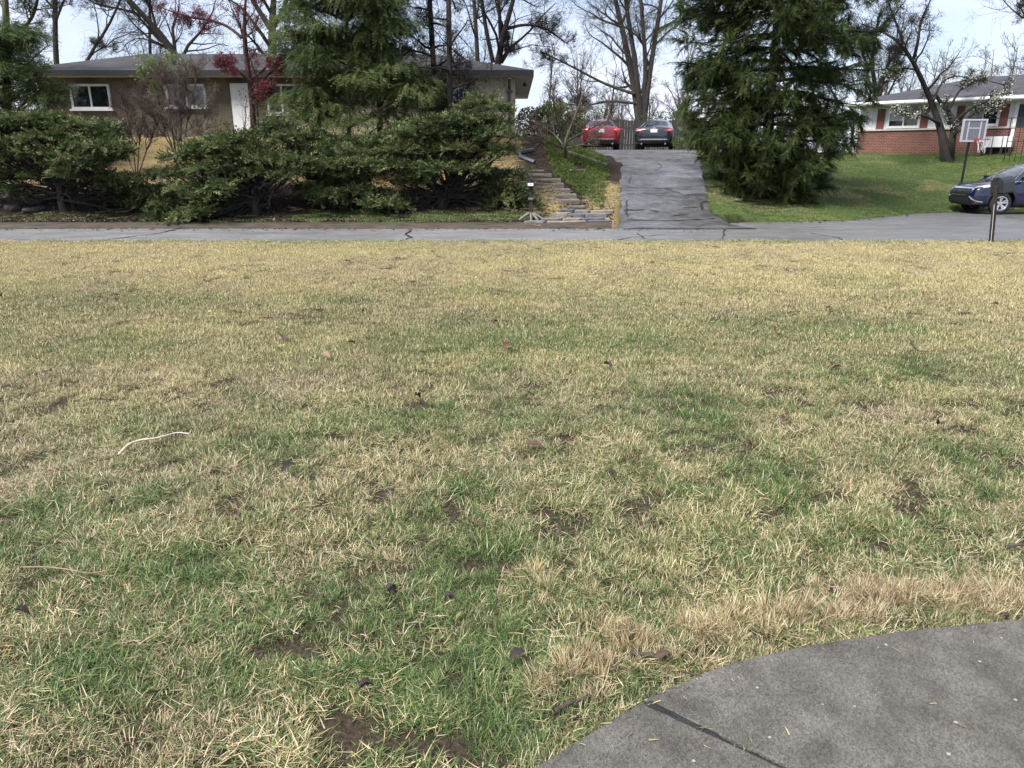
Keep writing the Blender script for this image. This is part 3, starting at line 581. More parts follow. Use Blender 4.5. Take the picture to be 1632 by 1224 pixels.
def shingles(name, a, e):
    m = bpy.data.materials.new(name); t, b = nodes(m); N = t.nodes; K = t.links.new; c = N.new('ShaderNodeTexCoord')
    bt = N.new('ShaderNodeTexBrick'); K(c.outputs['Object'], bt.inputs['Vector']); bt.inputs['Scale'].default_value = 1; bt.inputs['Brick Width'].default_value = .3; bt.inputs['Row Height'].default_value = .14; bt.inputs['Mortar Size'].default_value = .006
    bt.inputs['Color1'].default_value = (*a, 1); bt.inputs['Color2'].default_value = (*e, 1); bt.inputs['Mortar'].default_value = (a[0] * .4, a[1] * .4, a[2] * .4, 1)
    n = N.new('ShaderNodeTexNoise'); n.inputs['Scale'].default_value = 1.0; n.inputs['Detail'].default_value = 7; K(c.outputs['Object'], n.inputs['Vector'])
    r = N.new('ShaderNodeValToRGB'); r.color_ramp.elements[0].color = (.7, .7, .7, 1); r.color_ramp.elements[1].color = (1.25, 1.25, 1.25, 1); r.color_ramp.elements[0].position = .3; r.color_ramp.elements[1].position = .7; K(n.outputs['Fac'], r.inputs[0])
    x = N.new('ShaderNodeMix'); x.data_type = 'RGBA'; x.blend_type = 'MULTIPLY'; x.inputs['Factor'].default_value = 1; K(bt.outputs['Color'], x.inputs['A']); K(r.outputs[0], x.inputs['B']); K(x.outputs['Result'], b.inputs['Base Color'])
    b.inputs['Roughness'].default_value = .9; bp = N.new('ShaderNodeBump'); bp.invert = True; bp.inputs['Distance'].default_value = .02; bp.inputs['Strength'].default_value = .6; K(bt.outputs['Fac'], bp.inputs['Height']); K(bp.outputs[0], b.inputs['Normal']); return m
class Frame:
    """local wall coordinates: s along the wall, n outwards, z up"""
    def __init__(s, o, ang): s.o = Vector(o); s.a = ang; s.d = Vector((math.cos(ang), math.sin(ang), 0)); s.n = Vector((math.sin(ang), -math.cos(ang), 0))
    def p(s, a, n, z): return s.o + s.d * a + s.n * n + Vector((0, 0, z - s.o.z))
    def box(s, mb, a0, a1, n0, n1, z0, z1):
        c = s.p((a0 + a1) / 2, (n0 + n1) / 2, (z0 + z1) / 2); return mb.box(c, (abs(a1 - a0), abs(n1 - n0), abs(z1 - z0)), s.a)
    def px(s, u, v, n=0.0):
        """wall coordinates (a, z) of the point of the wall plane seen at photo pixel u, v"""
        r = ray(u, v); o = s.o + s.n * n; k = (o - Vector((0, 0, CAMZ))).dot(s.n) / r.dot(s.n); q = Vector((0, 0, CAMZ)) + r * k; return (q - s.o).dot(s.d), q.z
def window(F, par, a0, a1, z0, z1, fm, gm, mull=(.5,), fr=.07, depth=.07, sill=True, blind=None):
    w = MB()
    F.box(w, a0, a1, 0, depth, z1 - fr, z1); F.box(w, a0, a1, 0, depth, z0, z0 + fr); F.box(w, a0, a0 + fr, 0, depth, z0 + fr, z1 - fr); F.box(w, a1 - fr, a1, 0, depth, z0 + fr, z1 - fr)
    wo = w.build('window', fm, par)
    ed = [a0 + fr] + [a0 + (a1 - a0) * m_ for m_ in mull] + [a1 - fr]
    for m_ in mull:
        q = MB(); c = a0 + (a1 - a0) * m_; F.box(q, c - .03, c + .03, 0, depth * .8, z0 + fr, z1 - fr); q.build('mullion', fm, wo)
    for j in range(len(ed) - 1):
        q = MB(); l = ed[j] + (.03 if j else 0); r = ed[j + 1] - (.03 if j < len(ed) - 2 else 0); F.box(q, l, r, 0.005, depth * .35, z0 + fr, z1 - fr); q.build('pane', gm, wo)
        if blind is not None and j == 0:
            q = MB(); F.box(q, l + .01, r - .01, depth * .36, depth * .44, z0 + fr + (z1 - z0) * blind, z1 - fr - .01); q.build('blind', mat('blind_cloth', (.42, .43, .43), .7, .08, 3), wo)
    if sill:
        q = MB(); F.box(q, a0 - .06, a1 + .06, 0, depth + .06, z0 - .06, z0 - .002); q.build('sill', fm, wo)
    return wo
def hip_roof(F, par, a0, a1, depth, z_e, z_r, over, m, ra0, ra1, sm, fm, th=.16):
    """hip roof over the box a0..a1 x 0..-depth, ridge from ra0 to ra1"""
    e = [F.p(a0 - over, over, z_e), F.p(a1 + over, over, z_e), F.p(a1 + over, -depth - over, z_e), F.p(a0 - over, -depth - over, z_e)]
    r0, r1 = F.p(ra0, -depth / 2, z_r), F.p(ra1, -depth / 2, z_r); up = Vector((0, 0, .03))
    mb = MB(); mb.add([x + up for x in e] + [r0, r1], [(0, 1, 5, 4), (1, 2, 5), (2, 3, 4, 5), (3, 0, 4)]); ro = mb.build('roof', m, par, recalc=False)
    q = MB(); lo = [x - Vector((0, 0, th)) for x in e]; q.add([x + up for x in e] + lo, [(0, 1, 5, 4), (1, 2, 6, 5), (2, 3, 7, 6), (3, 0, 4, 7)]); fa = q.build('fascia', fm, ro, recalc=False)
    s_ = MB(); s_.add([x + Vector((0, 0, .02)) for x in lo], [(0, 3, 2, 1)]); s_.build('soffit', sm, ro, recalc=False); return ro

# ------------------------------------------------------------------ brown ranch house on the left
FB = Frame((0, 28.0, 2.3), 0.0)
aL = FB.px(72, 200)[0]; aR = FB.px(822, 200)[0]; aM = FB.px(470, 180)[0]; zE = FB.px(600, 122)[1]; ZB = 2.25
house = thing('ranch_house', 'long low brown and cream ranch house behind the junipers, dark hip roof', 'house', (-9, 28, ZB))
M_brown = brickmat('brown_brick', (.135, .112, .075), (.168, .14, .096), (.11, .09, .062), bump=.35)
M_cream = mat('cream_siding', (.46, .41, .29), .7, .1, 2.0, stretch=(4, 1, .4)); M_sof = mat('soffit_white', (.62, .62, .62), .7, .06, 3)
w = MB(); FB.box(w, aL, aM, -9.0, 0, ZB - .5, zE); w.build('brick_wall', M_brown, house)
w = MB(); FB.box(w, aM + .003, aR - .02, -8.9, .02, ZB - .5, zE - .003); w.build('cream_wall', M_cream, house)
bw = MB(); FB.box(bw, 0, .262, .021, .045, ZB - .2, zE - .01); b0 = None; nb = int((aR - aM) / .28)
for k in range(nb):
    if b0 is None: b0 = MB().box((0, 0, (zE - .01 + ZB - .2) / 2 - ZB), (.266, .026, zE - .01 - ZB + .2)).build('siding_board', M_cream, house, world=False, bevel=.005); b_ = b0
    else: b_ = copy_part(b0)
    p = FB.p(aM + .15 + k * .28, .034, ZB) - house.location; b_.location = p
roofB = hip_roof(FB, house, aL, aR, 9.0, zE + .12, FB.px(400, 86, -4.5)[1], .62, shingles('roof_shingle', (.034, .032, .034), (.052, .049, .052)), FB.px(228, 84, -4.5)[0], FB.px(690, 90, -4.5)[0], M_sof, M_dark, .17)
for (u0, u1, v0, v1) in ((110, 184, 134, 174), (263, 335, 134, 171)):
    a0, z1 = FB.px(u0, v0); a1, z0 = FB.px(u1 - 4, v1); window(FB, house, a0, a1, z0, z1, M_white, M_glass, fr=.075)
a0, z1 = FB.px(424, 134); a1, z0 = FB.px(500, 182); window(FB, house, a0, a1, z0, z1, M_white, M_glass, mull=(.33, .67))
a0, z1 = FB.px(367, 133); a1, _ = FB.px(402, 133)
q = MB(); FB.box(q, a0 - .08, a1 + .08, 0, .05, ZB + .1, z1 + .06); dr = q.build('door_frame', mat('door_frame_brown', (.09, .07, .05), .6), house)
q = MB(); FB.box(q, a0, a1, .051, .09, ZB + .12, z1); do = q.build('door', M_white, house, bevel=.01)
q = MB(); FB.box(q, a1 - .12, a1 - .06, .09, .14, ZB + 1.08, ZB + 1.2); q.build('handle', M_dark, do)
for zz0, zz1 in ((ZB + .3, ZB + 1.0), (ZB + 1.15, z1 - .15)):
    for s0, s1 in ((.12, .46), (.54, .88)):
        q = MB(); FB.box(q, a0 + (a1 - a0) * s0, a0 + (a1 - a0) * s1, .091, .102, zz0, zz1); q.build('door_panel', M_white, do, bevel=.008)
# octagon window
oa, oz = FB.px(735, 152); rO = .30; q = MB(); mb = MB(); ring = [(math.cos(R(22.5 + 45 * k)), math.sin(R(22.5 + 45 * k))) for k in range(8)]; N_ = .05
vs = []
for rad, n_ in ((rO, N_), (rO * .78, N_), (rO * .78, N_ + .05), (rO, N_ + .05)):
    vs += [FB.p(oa + c * rad, n_, oz + s_ * rad) for c, s_ in ring]
fs = [(g_ * 8 + k, g_ * 8 + (k + 1) % 8, ((g_ + 1) % 4) * 8 + (k + 1) % 8, ((g_ + 1) % 4) * 8 + k) for g_ in range(4) for k in range(8)]
mb.add(vs, fs); ow = mb.build('window', M_white, house); ow['label'] = 'small white octagon window with grid'
mb = MB(); mb.add([FB.p(oa + c * rO * .79, N_ + .008, oz + s_ * rO * .79) for c, s_ in ring], [tuple(range(8))]); mb.build('pane', M_glass, ow, recalc=False)
for f_ in (-.26, .26):
    mb = MB(); FB.box(mb, oa + rO * f_ - .012, oa + rO * f_ + .012, N_ + .01, N_ + .035, oz - rO * .72, oz + rO * .72); mb.build('grid_bar', M_white, ow)
    mb = MB(); FB.box(mb, oa - rO * .72, oa + rO * .72, N_ + .012, N_ + .032, oz + rO * f_ - .012, oz + rO * f_ + .012); mb.build('grid_bar', M_white, ow)
da = FB.px(812, 160)[0]; M_dsp = mat('downspout_brown', (.085, .07, .06), .5)
q = MB(); q.tube([FB.p(da, .6, zE - .1), FB.p(da, .5, zE - .2), FB.p(da, .13, zE - .42), FB.p(da, .12, zE - .6), FB.p(da, .12, ZB + .1), FB.p(da + .05, .3, ZB)], .05, 6); q.build('downspout', M_dsp, house)
q = MB(); FB.box(q, da - .12, da + .12, .046, .16, zE - .52, zE - .48); q.build('downspout_strap', M_dsp, house)
lt = MB(); lt.lathe([(.0, .0), (.05, .0), (.06, -.05), (.09, -.1), (.085, -.12), (0, -.12)], FB.p(aR + .33, -.4, zE - .16), 'z', 10); lt.build('floodlight', M_dark, house)
q = MB(); FB.box(q, aL, aR, .02, .09, ZB - .4, ZB + .12); q.build('plinth', mat('plinth_stone', (.16, .145, .125), .9, .25, 6, bump=.6), house)

# ------------------------------------------------------------------ brick ranch house on the right, up the slope
pL = at(1363, 247, 39.0); angR = math.atan2(-.66, .75); FR = Frame((pL.x, pL.y, pL.z), angR); zb = pL.z
house2 = thing('brick_house', 'white and red brick ranch house on the right, grey hip roof', 'house', tuple(pL))
M_brick = brickmat('red_brick', (.125, .036, .023), (.178, .056, .033), (.21, .175, .15), rz=-angR, bump=.4, dirty=.25); M_pan = mat('white_panel', (.70, .70, .71), .55, .05, 2)
LEN = 17.0; zCap = FR.px(1430, 208)[1]; zEv = FR.px(1382, 172)[1] + .1
q = MB(); FR.box(q, 0, LEN, -9, 0, zb - 1.2, zCap); q.build('brick_wall', M_brick, house2)
q = MB(); FR.box(q, 0.02, LEN - .02, -8.98, -.06, zCap + .001, zEv); q.build('upper_wall', M_pan, house2)
a18 = FR.px(1618, 210)[0]
q = MB(); FR.box(q, -.03, a18, -.06, .06, zCap, zCap + .075); q.build('ledge', mat('ledge_stone', (.45, .42, .38), .8, .12, 8), house2)
hip_roof(FR, house2, 0, LEN, 9.0, zEv + .12, zEv + 1.4, .55, shingles('roof_shingle_grey', (.045, .045, .05), (.066, .066, .072)), 4.0, LEN - 4, M_sof, M_white, .17)
q = MB(); q.tube([FR.p(-.62, .64, zEv + .04), FR.p(LEN + .6, .64, zEv + .04)], .065, 8); q.build('gutter', M_white, house2)
q = MB(); q.tube([FR.p(-.5, .58, zEv), FR.p(-.1, .08, zEv - .35), FR.p(-.1, .08, zb + .1)], .05, 6); q.build('downspout', M_white, house2)
q = MB(); q.tube([FR.p(-.06, -.5, zEv), FR.p(-.08, -.5, zb + .1), FR.p(-.35, -.2, zb + .02)], .045, 6); q.build('downspout', M_white, house2)
M_red = mat('shutter_red', (.17, .055, .04), .65, .15, 6)
def WR(u, v): return FR.px(u, v, -.06)
FRu = Frame(FR.p(0, -.06, FR.o.z), angR)
for (u0, u1, v0, v1) in ((1418, 1464, 179, 205), (1545, 1590, 170, 200)):
    a0, z1 = FRu.px(u0, v0); a1, z0 = FRu.px(u1, v1); window(FRu, house2, a0 - .05, a1 + .03, zCap + .1, z1 + .05, M_white, M_glass, blind=.3, sill=False, fr=.11)
for u0, u1 in ((1400, 1412), (1469, 1482), (1526, 1538), (1596, 1609)):
    a0, z1 = FRu.px(u0, 176); a1, _ = FRu.px(u1, 176); q = MB(); FRu.box(q, a0, a1, 0.001, .05, zCap + .077, zEv - .17); q.build('shutter', M_red, house2)
# groove lines between the white panels
for u in (1390, 1487, 1504, 1520):
    a0, _ = FRu.px(u, 190); q = MB(); FRu.box(q, a0 - .02, a0 + .02, .001, .02, zCap + .077, zEv - .01); q.build('batten', M_pan, house2)
# entrance: dark door, white post, iron railing
aD0 = FRu.px(1621, 190)[0]; q = MB(); FRu.box(q, aD0, aD0 + 1.0, .0, .03, zb + .45, zEv - .2); q.build('door', mat('dark_door', (.03, .035, .04), .35), house2)
q = MB(); FRu.box(q, aD0 - .13, aD0 - .002, 0.0, .09, zb + .4, zEv); q.build('door_post', M_white, house2)
M_iron = mat('black_iron', (.012, .012, .013), .4)
rail = MB(); a1 = FR.px(1612, 220)[0]
rail.tube([FR.p(a1 - 2.2, 1.55, zb + 1.5), FR.p(a1 + .1, 1.55, zb + 1.5), FR.p(a1 + 2.4, 1.55, zb + 1.5)], .02, 5); rail.tube([FR.p(a1 + .1, 1.55, zb + .55), FR.p(a1 + 2.4, 1.55, zb + .55)], .015, 5); rl = rail.build('railing', M_iron, house2)
for k in range(12):
    q = MB(); q.tube([FR.p(a1 + .1 + k * .2, 1.55, zb - .5), FR.p(a1 + .1 + k * .2, 1.55, zb + 1.5)], .012 if k % 4 else .022, 5); q.build('baluster', M_iron, rl)
# three-section white chest against the brick wall
aC0, aC1 = FR.px(1570, 228)[0], FR.px(1617, 228)[0]; zc1 = FR.px(1594, 218)[1]; zc0 = FR.px(1594, 235)[1]; pc = FR.p((aC0 + aC1) / 2, .35, zc0 - .12)
chest = thing('storage_chest', 'white three-section chest against the brick wall behind the basketball net', 'chest', tuple(pc))
ws = (aC1 - aC0) / 3
for k in range(3):
    q = MB(); FR.box(q, aC0 + k * ws + .015, aC0 + (k + 1) * ws - .015, .15, .62, zc0, zc1); q.build('section', M_pan, chest, bevel=.02)
for k in range(4):
    q = MB(); FR.box(q, aC0 + k * ws - .05 + (.06 if k == 0 else 0) - (.06 if k == 3 else 0), aC0 + k * ws + .05 + (.06 if k == 0 else 0) - (.06 if k == 3 else 0), .2, .58, zc0 - .35, zc0 - .002); q.build('foot', M_dark, chest)

# ------------------------------------------------------------------ board fence behind the parked cars
fl, fr_ = Vector((2.6, 42.0, 1.95)), Vector((11.5, 42.6, 1.95)); fence = thing('board_fence', 'weathered grey board fence behind the red and black cars', 'fence', tuple(fl)); fd = (fr_ - fl); fa_ = math.atan2(fd.y, fd.x); nF = int(fd.length / .15)
M_fb = [mat('fence_grey', (.042, .037, .033), .9, .3, 3, stretch=(8, 8, .6), bump=.4), mat('fence_brown', (.055, .045, .036), .9, .3, 3, stretch=(8, 8, .6), bump=.4)]; zt = at(1010, 191, 42)[2]
protos = []
for k in range(3):
    hh = zt - 1.95 + (k - 1) * .02; q = MB().box((0, 0, hh / 2), (.142, .022, hh)); o = q.build('board', M_fb[k % 2], fence, world=False, bevel=.004); protos.append(o); o.location = (k * .15, 0, 0)
for k in range(3, nF):
    o = copy_part(protos[random.randrange(3)]); p = fd * (k / nF); o.location = (p.x, p.y + random.uniform(-.006, .006), random.uniform(-.015, .015)); o.rotation_euler = (0, 0, fa_)
for zz in (.3, 1.2):
    q = MB().box(Vector(fl) + fd / 2 + Vector((0, .045, zz)), (fd.length, .05, .09), fa_); q.build('rail', M_fb[0], fence)
for k in range(5):
    q = MB().box(Vector(fl) + fd * (k / 4) + Vector((0, .12, .75)), (.09, .09, 1.5), fa_); q.build('post', M_fb[0], fence)

# ================================================================== STREET THINGS
def text_mesh(name, body, size, m, parent, M, depth=.002):
    cu = bpy.data.curves.new(name, 'FONT'); cu.body = body; cu.size = size; cu.extrude = depth; cu.align_x = 'CENTER'; cu.align_y = 'CENTER'; cu.resolution_u = 3
    tmp = bpy.data.objects.new(name, cu); dg = bpy.context.evaluated_depsgraph_get(); COL.objects.link(tmp); bpy.context.view_layer.update(); dg = bpy.context.evaluated_depsgraph_get()
    me = bpy.data.meshes.new_from_object(tmp.evaluated_get(dg)); bpy.data.objects.remove(tmp); me.transform(M); me.materials.clear(); o = link(name, me, m, parent, world=False); o['kind'] = 'stuff'; return o
M_mb = mat('mailbox_black', (.022, .023, .026), .38, .25, 8); M_wood = mat('post_wood', (.028, .018, .015), .8, .3, 4, stretch=(6, 6, .7), bump=.4)
def mailbox_body(w, h, l):
    """arched box along local +y (door at -y), base centre at the origin"""
    n = 10; prof = [(-w / 2, 0)] + [(-w / 2 * math.cos(math.pi * k / n), h - w / 2 + w / 2 * math.sin(math.pi * k / n)) for k in range(n + 1)] + [(w / 2, 0)]; m = len(prof)
    vs = [(x, -l / 2, z) for x, z in prof] + [(x, l / 2, z) for x, z in prof]
    return vs, [tuple(range(m)), tuple(range(m, 2 * m))[::-1]] + [(i, i + m, (i + 1) % m + m, (i + 1) % m) for i in range(m)], prof
def mailbox(name, label, loc, rz, w, h, l, z_box, post, tiltx=0.0):
    t = thing(name, label, 'mailbox', loc, rz); vs, fs, prof = mailbox_body(w, h, l)
    q = MB().add([(x, y, z + z_box) for x, y, z in vs], fs); bo = q.build('box', M_mb, t, world=False, bevel=.004)
    d = [(x * .93, z * .95 + .005) for x, z in prof]; q = MB(); n = len(d)
    q.add([(x, -l / 2 - .012, z + z_box) for x, z in d] + [(x, -l / 2 - .001, z + z_box) for x, z in d], [tuple(range(n))] + [(i, i + n, (i + 1) % n + n, (i + 1) % n) for i in range(n)]); do = q.build('door', M_mb, bo, world=False)
    q = MB().box((0, -l / 2 - .022, z_box + h - .03), (.03, .02, .035)); q.build('latch', M_mb, do, world=False)
    q = MB().box((-w / 2 - .006, -.02, z_box + h * .55), (.006, .02, .16)); q.box((-w / 2 - .006, .03, z_box + h * .55 + .06), (.006, .09, .05)); q.build('flag', mat('flag_red', (.25, .02, .02), .5), bo, world=False)
    q = MB().box((0, 0, z_box - .012), (w * .9, l * .9, .022)); q.build('shelf', M_wood, t, world=False)
    for ch in post: ch(t)
    return t
# across the street, in front of the juniper
pm = gh(846, 350); zb1 = at(843, 297, pm.y).z - pm.z
def post_far(t):
    q = MB().box((0, 0, zb1 / 2 - .1), (.09, .09, zb1 + .17)); q.build('post', M_wood, t, world=False)
    q = MB().box((0, -.06, .56), (.16, .025, .09)); pl = q.build('number_plate', M_mb, t, world=False); text_mesh('digits', '1111', .07, M_white, pl, Matrix.Translation((0, -.075, .56)) @ Matrix.Rotation(R(90), 4, 'X'))
    q = MB().box((0, -.30, zb1 + .06), (.15, .004, .075)); q.build('number_plate', M_white, t, world=False)
    text_mesh('digits', '111', .06, M_dark, t, Matrix.Translation((0, -.304, zb1 + .06)) @ Matrix.Rotation(R(90), 4, 'X'))
    for (ax, ay) in ((-.32, -.1), (.02, -.26), (.20, -.16), (.36, -.05)):
        q = MB(); q.tube([(0, 0, .2), (ax * .8, ay * .8, .04), (ax, ay, -.02)], .035, 4); q.build('brace', mat('pale_timber', (.16, .155, .14), .85, .2, 8), t, world=False)
mailbox('mailbox', 'black mailbox on a brown braced post across the street beside the steps', tuple(pm), R(-4), .17, .23, .5, zb1, [post_far])
# near side, at the right edge of the lawn
pn = at(1588, 392, 14.6); pn.z = -.03; zb2 = at(1592, 306, 14.6).z - pn.z
def post_near(t):
    q = MB(); top = zb2 + .14; q.add([(x * .075, y * .05, z) for z in (-.3, top) for x, y in ((-.5, -.5), (.5, -.5), (.5, .5), (-.5, .5))], [(0, 3, 2, 1), (4, 5, 6, 7), (0, 1, 5, 4), (1, 2, 6, 5), (2, 3, 7, 6), (3, 0, 4, 7)])
    o = q.build('post', M_wood, t, world=False, bevel=.006); o.location = (-.0, -.20, 0)
    q = MB(); q.tube([(.055, -.3, .0), (.06, -.31, zb2 * .4), (.05, -.3, zb2 * .8)], .006, 5); q.build('wire', mat('pale_wire', (.5, .5, .5), .5), t, world=False)
near_mb = mailbox('mailbox', 'dark mailbox on a leaning wooden post at the right edge of the lawn', tuple(pn), R(-33), (.245), .30, .38, zb2, [post_near]); near_mb.rotation_euler = (Matrix.Rotation(R(-5.5), 3, 'Y') @ Matrix.Rotation(R(-62), 3, 'Z')).to_euler()

# ------------------------------------------------------------------ portable basketball hoop
pb = onz(1545, 329, -.19); pp = at(1537, 300, pb.y)
hoop = thing('basketball_hoop', 'portable basketball hoop with clear backboard beside the blue SUV', 'basketball hoop', (pp.x - .16, pp.y, -.19))
q = MB(); Lb, Wb = 1.35, .75
for (x0, x1, h0, h1) in ((-1.25, .35, .05, .17),): 
    prof = [(x0, .02), (x0 + .25, .09), (x1 - .5, .17), (x1, .16), (x1 + .05, .03)]
    vs = [(a, s_ * (Wb / 2 - (.18 if a < -.9 else .0)), z) for s_ in (-1, 1) for a, z in prof]; n = len(prof)
    q.add(vs, [tuple(range(n))[::-1], tuple(range(n, 2 * n))] + [(i, (i + 1) % n, (i + 1) % n + n, i + n) for i in range(n)])
q.build('base', mat('hoop_base_grey', (.30, .31, .32), .6, .1, 5), hoop, world=False, bevel=.03)
zr = at(1550, 224, pb.y).z + .19
q = MB(); q.tube([(.0, 0, .1), (.03, 0, zr - .15), (.05, 0, zr + .25)], .045, 8); q.build('pole', M_iron, hoop, world=False)
q = MB(); q.tube([(-.6, .2, .1), (.0, .02, .9)], .015, 5); q.tube([(-.6, -.2, .1), (.0, -.02, .9)], .015, 5); q.build('pole_brace', M_iron, hoop, world=False)
hyaw = R(-52)                               # the board faces the driveway, to the right and towards the viewer
bb = bpy.data.objects.new('backboard', None)
ca, sa = math.cos(hyaw), math.sin(hyaw); RT = Matrix.Translation((.0, -.22, 0)) @ Matrix.Rotation(R(4), 4, 'Z')
def rbox(mb, x0, x1, y0, y1, z0, z1): mb.box(((x0 + x1) / 2, (y0 + y1) / 2, (z0 + z1) / 2), (x1 - x0, y1 - y0, z1 - z0), M=RT); return mb
bw_, bh = .90, .74; z0 = zr - .02; M_bb = mat('board_frame', (.46, .44, .48), .5, .05, 3)
m_ac = mat('acrylic', (.13, .14, .16), .15, .12, 2.0)
bo = rbox(MB(), -bw_ / 2, bw_ / 2, -.01, .01, z0, z0 + bh).build('backboard', m_ac, hoop, world=False)
fm_ = MB()
for a in ((-bw_ / 2 - .02, bw_ / 2 + .02, z0 - .03, z0 + .03), (-bw_ / 2 - .02, bw_ / 2 + .02, z0 + bh - .03, z0 + bh + .03), (-bw_ / 2 - .02, -bw_ / 2 + .04, z0 + .031, z0 + bh - .031), (bw_ / 2 - .04, bw_ / 2 + .02, z0 + .031, z0 + bh - .031)): rbox(fm_, a[0], a[1], -.03, .03, a[2], a[3])
fm_.build('frame', M_bb, bo, world=False)
st = MB()
for a in ((-.26, -.21, z0 + .031, z0 + bh - .031), (.21, .26, z0 + .031, z0 + bh - .031), (-.209, .209, z0 + .43, z0 + .47)): rbox(st, a[0], a[1], -.016, -.011, a[2], a[3])
st.build('target_square', M_bb, bo, world=False)
M_or = mat('rim_red', (.42, .05, .035), .45); rm = MB(); rc = RT @ Vector((.17, -.36, z0 + .05)); rc0 = RT @ Vector((.1, -.03, z0 + .05))
rm.tube([rc + Vector((math.cos(k * math.pi / 12) * .225, math.sin(k * math.pi / 12) * .225, 0)) for k in range(25)], .012, 6); rm.box(rc0.lerp(rc, .15), (.14, .12, .09), R(4)); ri = rm.build('rim', M_or, hoop, world=False)
nm = MB()
for k in range(12):
    a = k * math.pi / 6; l = random.uniform(.32, .5); s_ = random.choice((-1, 1)); pts = [rc + Vector((math.cos(a + s_ * .5 * f) * (.22 - .1 * min(1, f * 1.4)), math.sin(a + s_ * .5 * f) * (.22 - .1 * min(1, f * 1.4)), -l * f)) for f in (0, .33, .66, 1)]
    nm.tube(pts, .007, 4)
nm.build('net', mat('net_white', (.6, .58, .56), .8), ri, world=False)

# ================================================================== GARDEN: steps, flagstones, edging
st_px = [(829, 857, 271), (838, 872, 277.5), (850, 889, 285.5), (855, 893, 293), (862, 905, 302), (873, 914, 310.5), (877, 919, 319), (881, 931, 329)]
bot = gh(905, 331); top = gh(843, 272); M_tb = mat('step_timber', (.12, .105, .09), .9, .35, 4, stretch=(1, 6, 6), bump=.6); M_tr = mat('step_tread', (.22, .20, .165), .95, .3, 7, bump=.6)
steps = thing('garden_steps', 'flight of weathered timber steps climbing from the flagstones towards the house', 'steps', tuple(bot))
for k, (u0, u1, v) in enumerate(st_px):
    f = (7 - k) / 7; Y = bot.y + (top.y - bot.y) * f; c = at((u0 + u1) / 2, v, Y); wd_ = max(1.0, (u1 - u0) * mpp(Y) * 1.12)
    q = MB().box((c.x, c.y + .08, c.z - .09), (wd_, .16, .19), R(2 - k * .6)); so = q.build('step', M_tb, steps, bevel=.02)
    q = MB().box((c.x, c.y + .38, c.z - .05), (wd_ * .96, .42, .13), R(2 - k * .6)); q.build('tread', M_tr, so)
fcx = gh(930, 348); flag = bpy.data.objects.new('flagstone_landing', None); COL.objects.link(flag); flag.location = fcx; tag(flag, kind='structure')
M_fl = [mat('flagstone_grey', (.17, .16, .16), .8, .2, 4, bump=.4), mat('flagstone_tan', (.25, .215, .175), .8, .22, 4, bump=.4), mat('flagstone_blue', (.12, .12, .135), .7, .2, 4, bump=.4)]
stones = [[(860, 354), (893, 354), (903, 347), (876, 347)], [(895, 354), (925, 354), (932, 348), (906, 347)], [(927, 354), (960, 353), (965, 348), (934, 348)], [(878, 346), (902, 346), (912, 341), (888, 341)], [(904, 346), (930, 347), (936, 342), (915, 341)], [(932, 347), (970, 347), (976, 342), (938, 342)],
          [(890, 340), (912, 340), (916, 335), (897, 335)], [(914, 340), (940, 341), (938, 336), (918, 335)], [(942, 341), (977, 341), (978, 336), (941, 336)], [(835, 357), (870, 358), (862, 354), (842, 354)], [(872, 358), (935, 357.5), (930, 355), (872, 355)], [(937, 357.5), (975, 356), (972, 352), (940, 355)]]
for k, s_ in enumerate(stones):
    P_ = [gh(*p) for p in s_]; c = sum(P_, Vector()) / 4; poly = []
    for i in range(4):
        a, b_ = P_[i], P_[(i + 1) % 4]
        for f in (.12, .5, .88): p = a.lerp(b_, f); poly.append((p.x + random.uniform(-.02, .02), p.y + random.uniform(-.03, .03)))
    zc = c.z; MB().prism(poly, zc - .08, zc + random.uniform(.05, .075)).build('flagstone', M_fl[(k * 7 + k // 3) % 3], flag, bevel=.012)
# dark curved edging and low timbers in the bed
hp = [gh(u, v) for u, v in ((852, 262), (840, 258), (829, 253), (826, 249), (833, 245), (850, 242.5))]; q = MB(); pts = smooth_line([p + Vector((0, 0, .06)) for p in hp], 2); q.tube(pts, .075, 6)
e_ = q.build('bed_edging', mat('edging_blue', (.05, .055, .075), .5)); tag(e_, 'dark curved edging at the top of the steps bed', 'edging')
for (a, b_, lb, hh) in (((908, 272), (931, 272), 'pale short timber lying in the groundcover right of the steps', .08), ((905, 243), (967, 264), 'long low timber edging between the bed and the driveway', .12)):
    A_, B_ = gh(*a), gh(*b_); d = B_ - A_; c = (A_ + B_) / 2; ro = Matrix.Translation(c) @ Vector((1, 0, 0)).rotation_difference(d.normalized()).to_matrix().to_4x4()
    q = MB().box((0, 0, 0), (d.length, .14, hh), M=ro); o = q.build('landscape_timber', mat('grey_timber', (.2, .19, .165), .9, .3, 5, bump=.5), bevel=.015); tag(o, lb, 'timber')
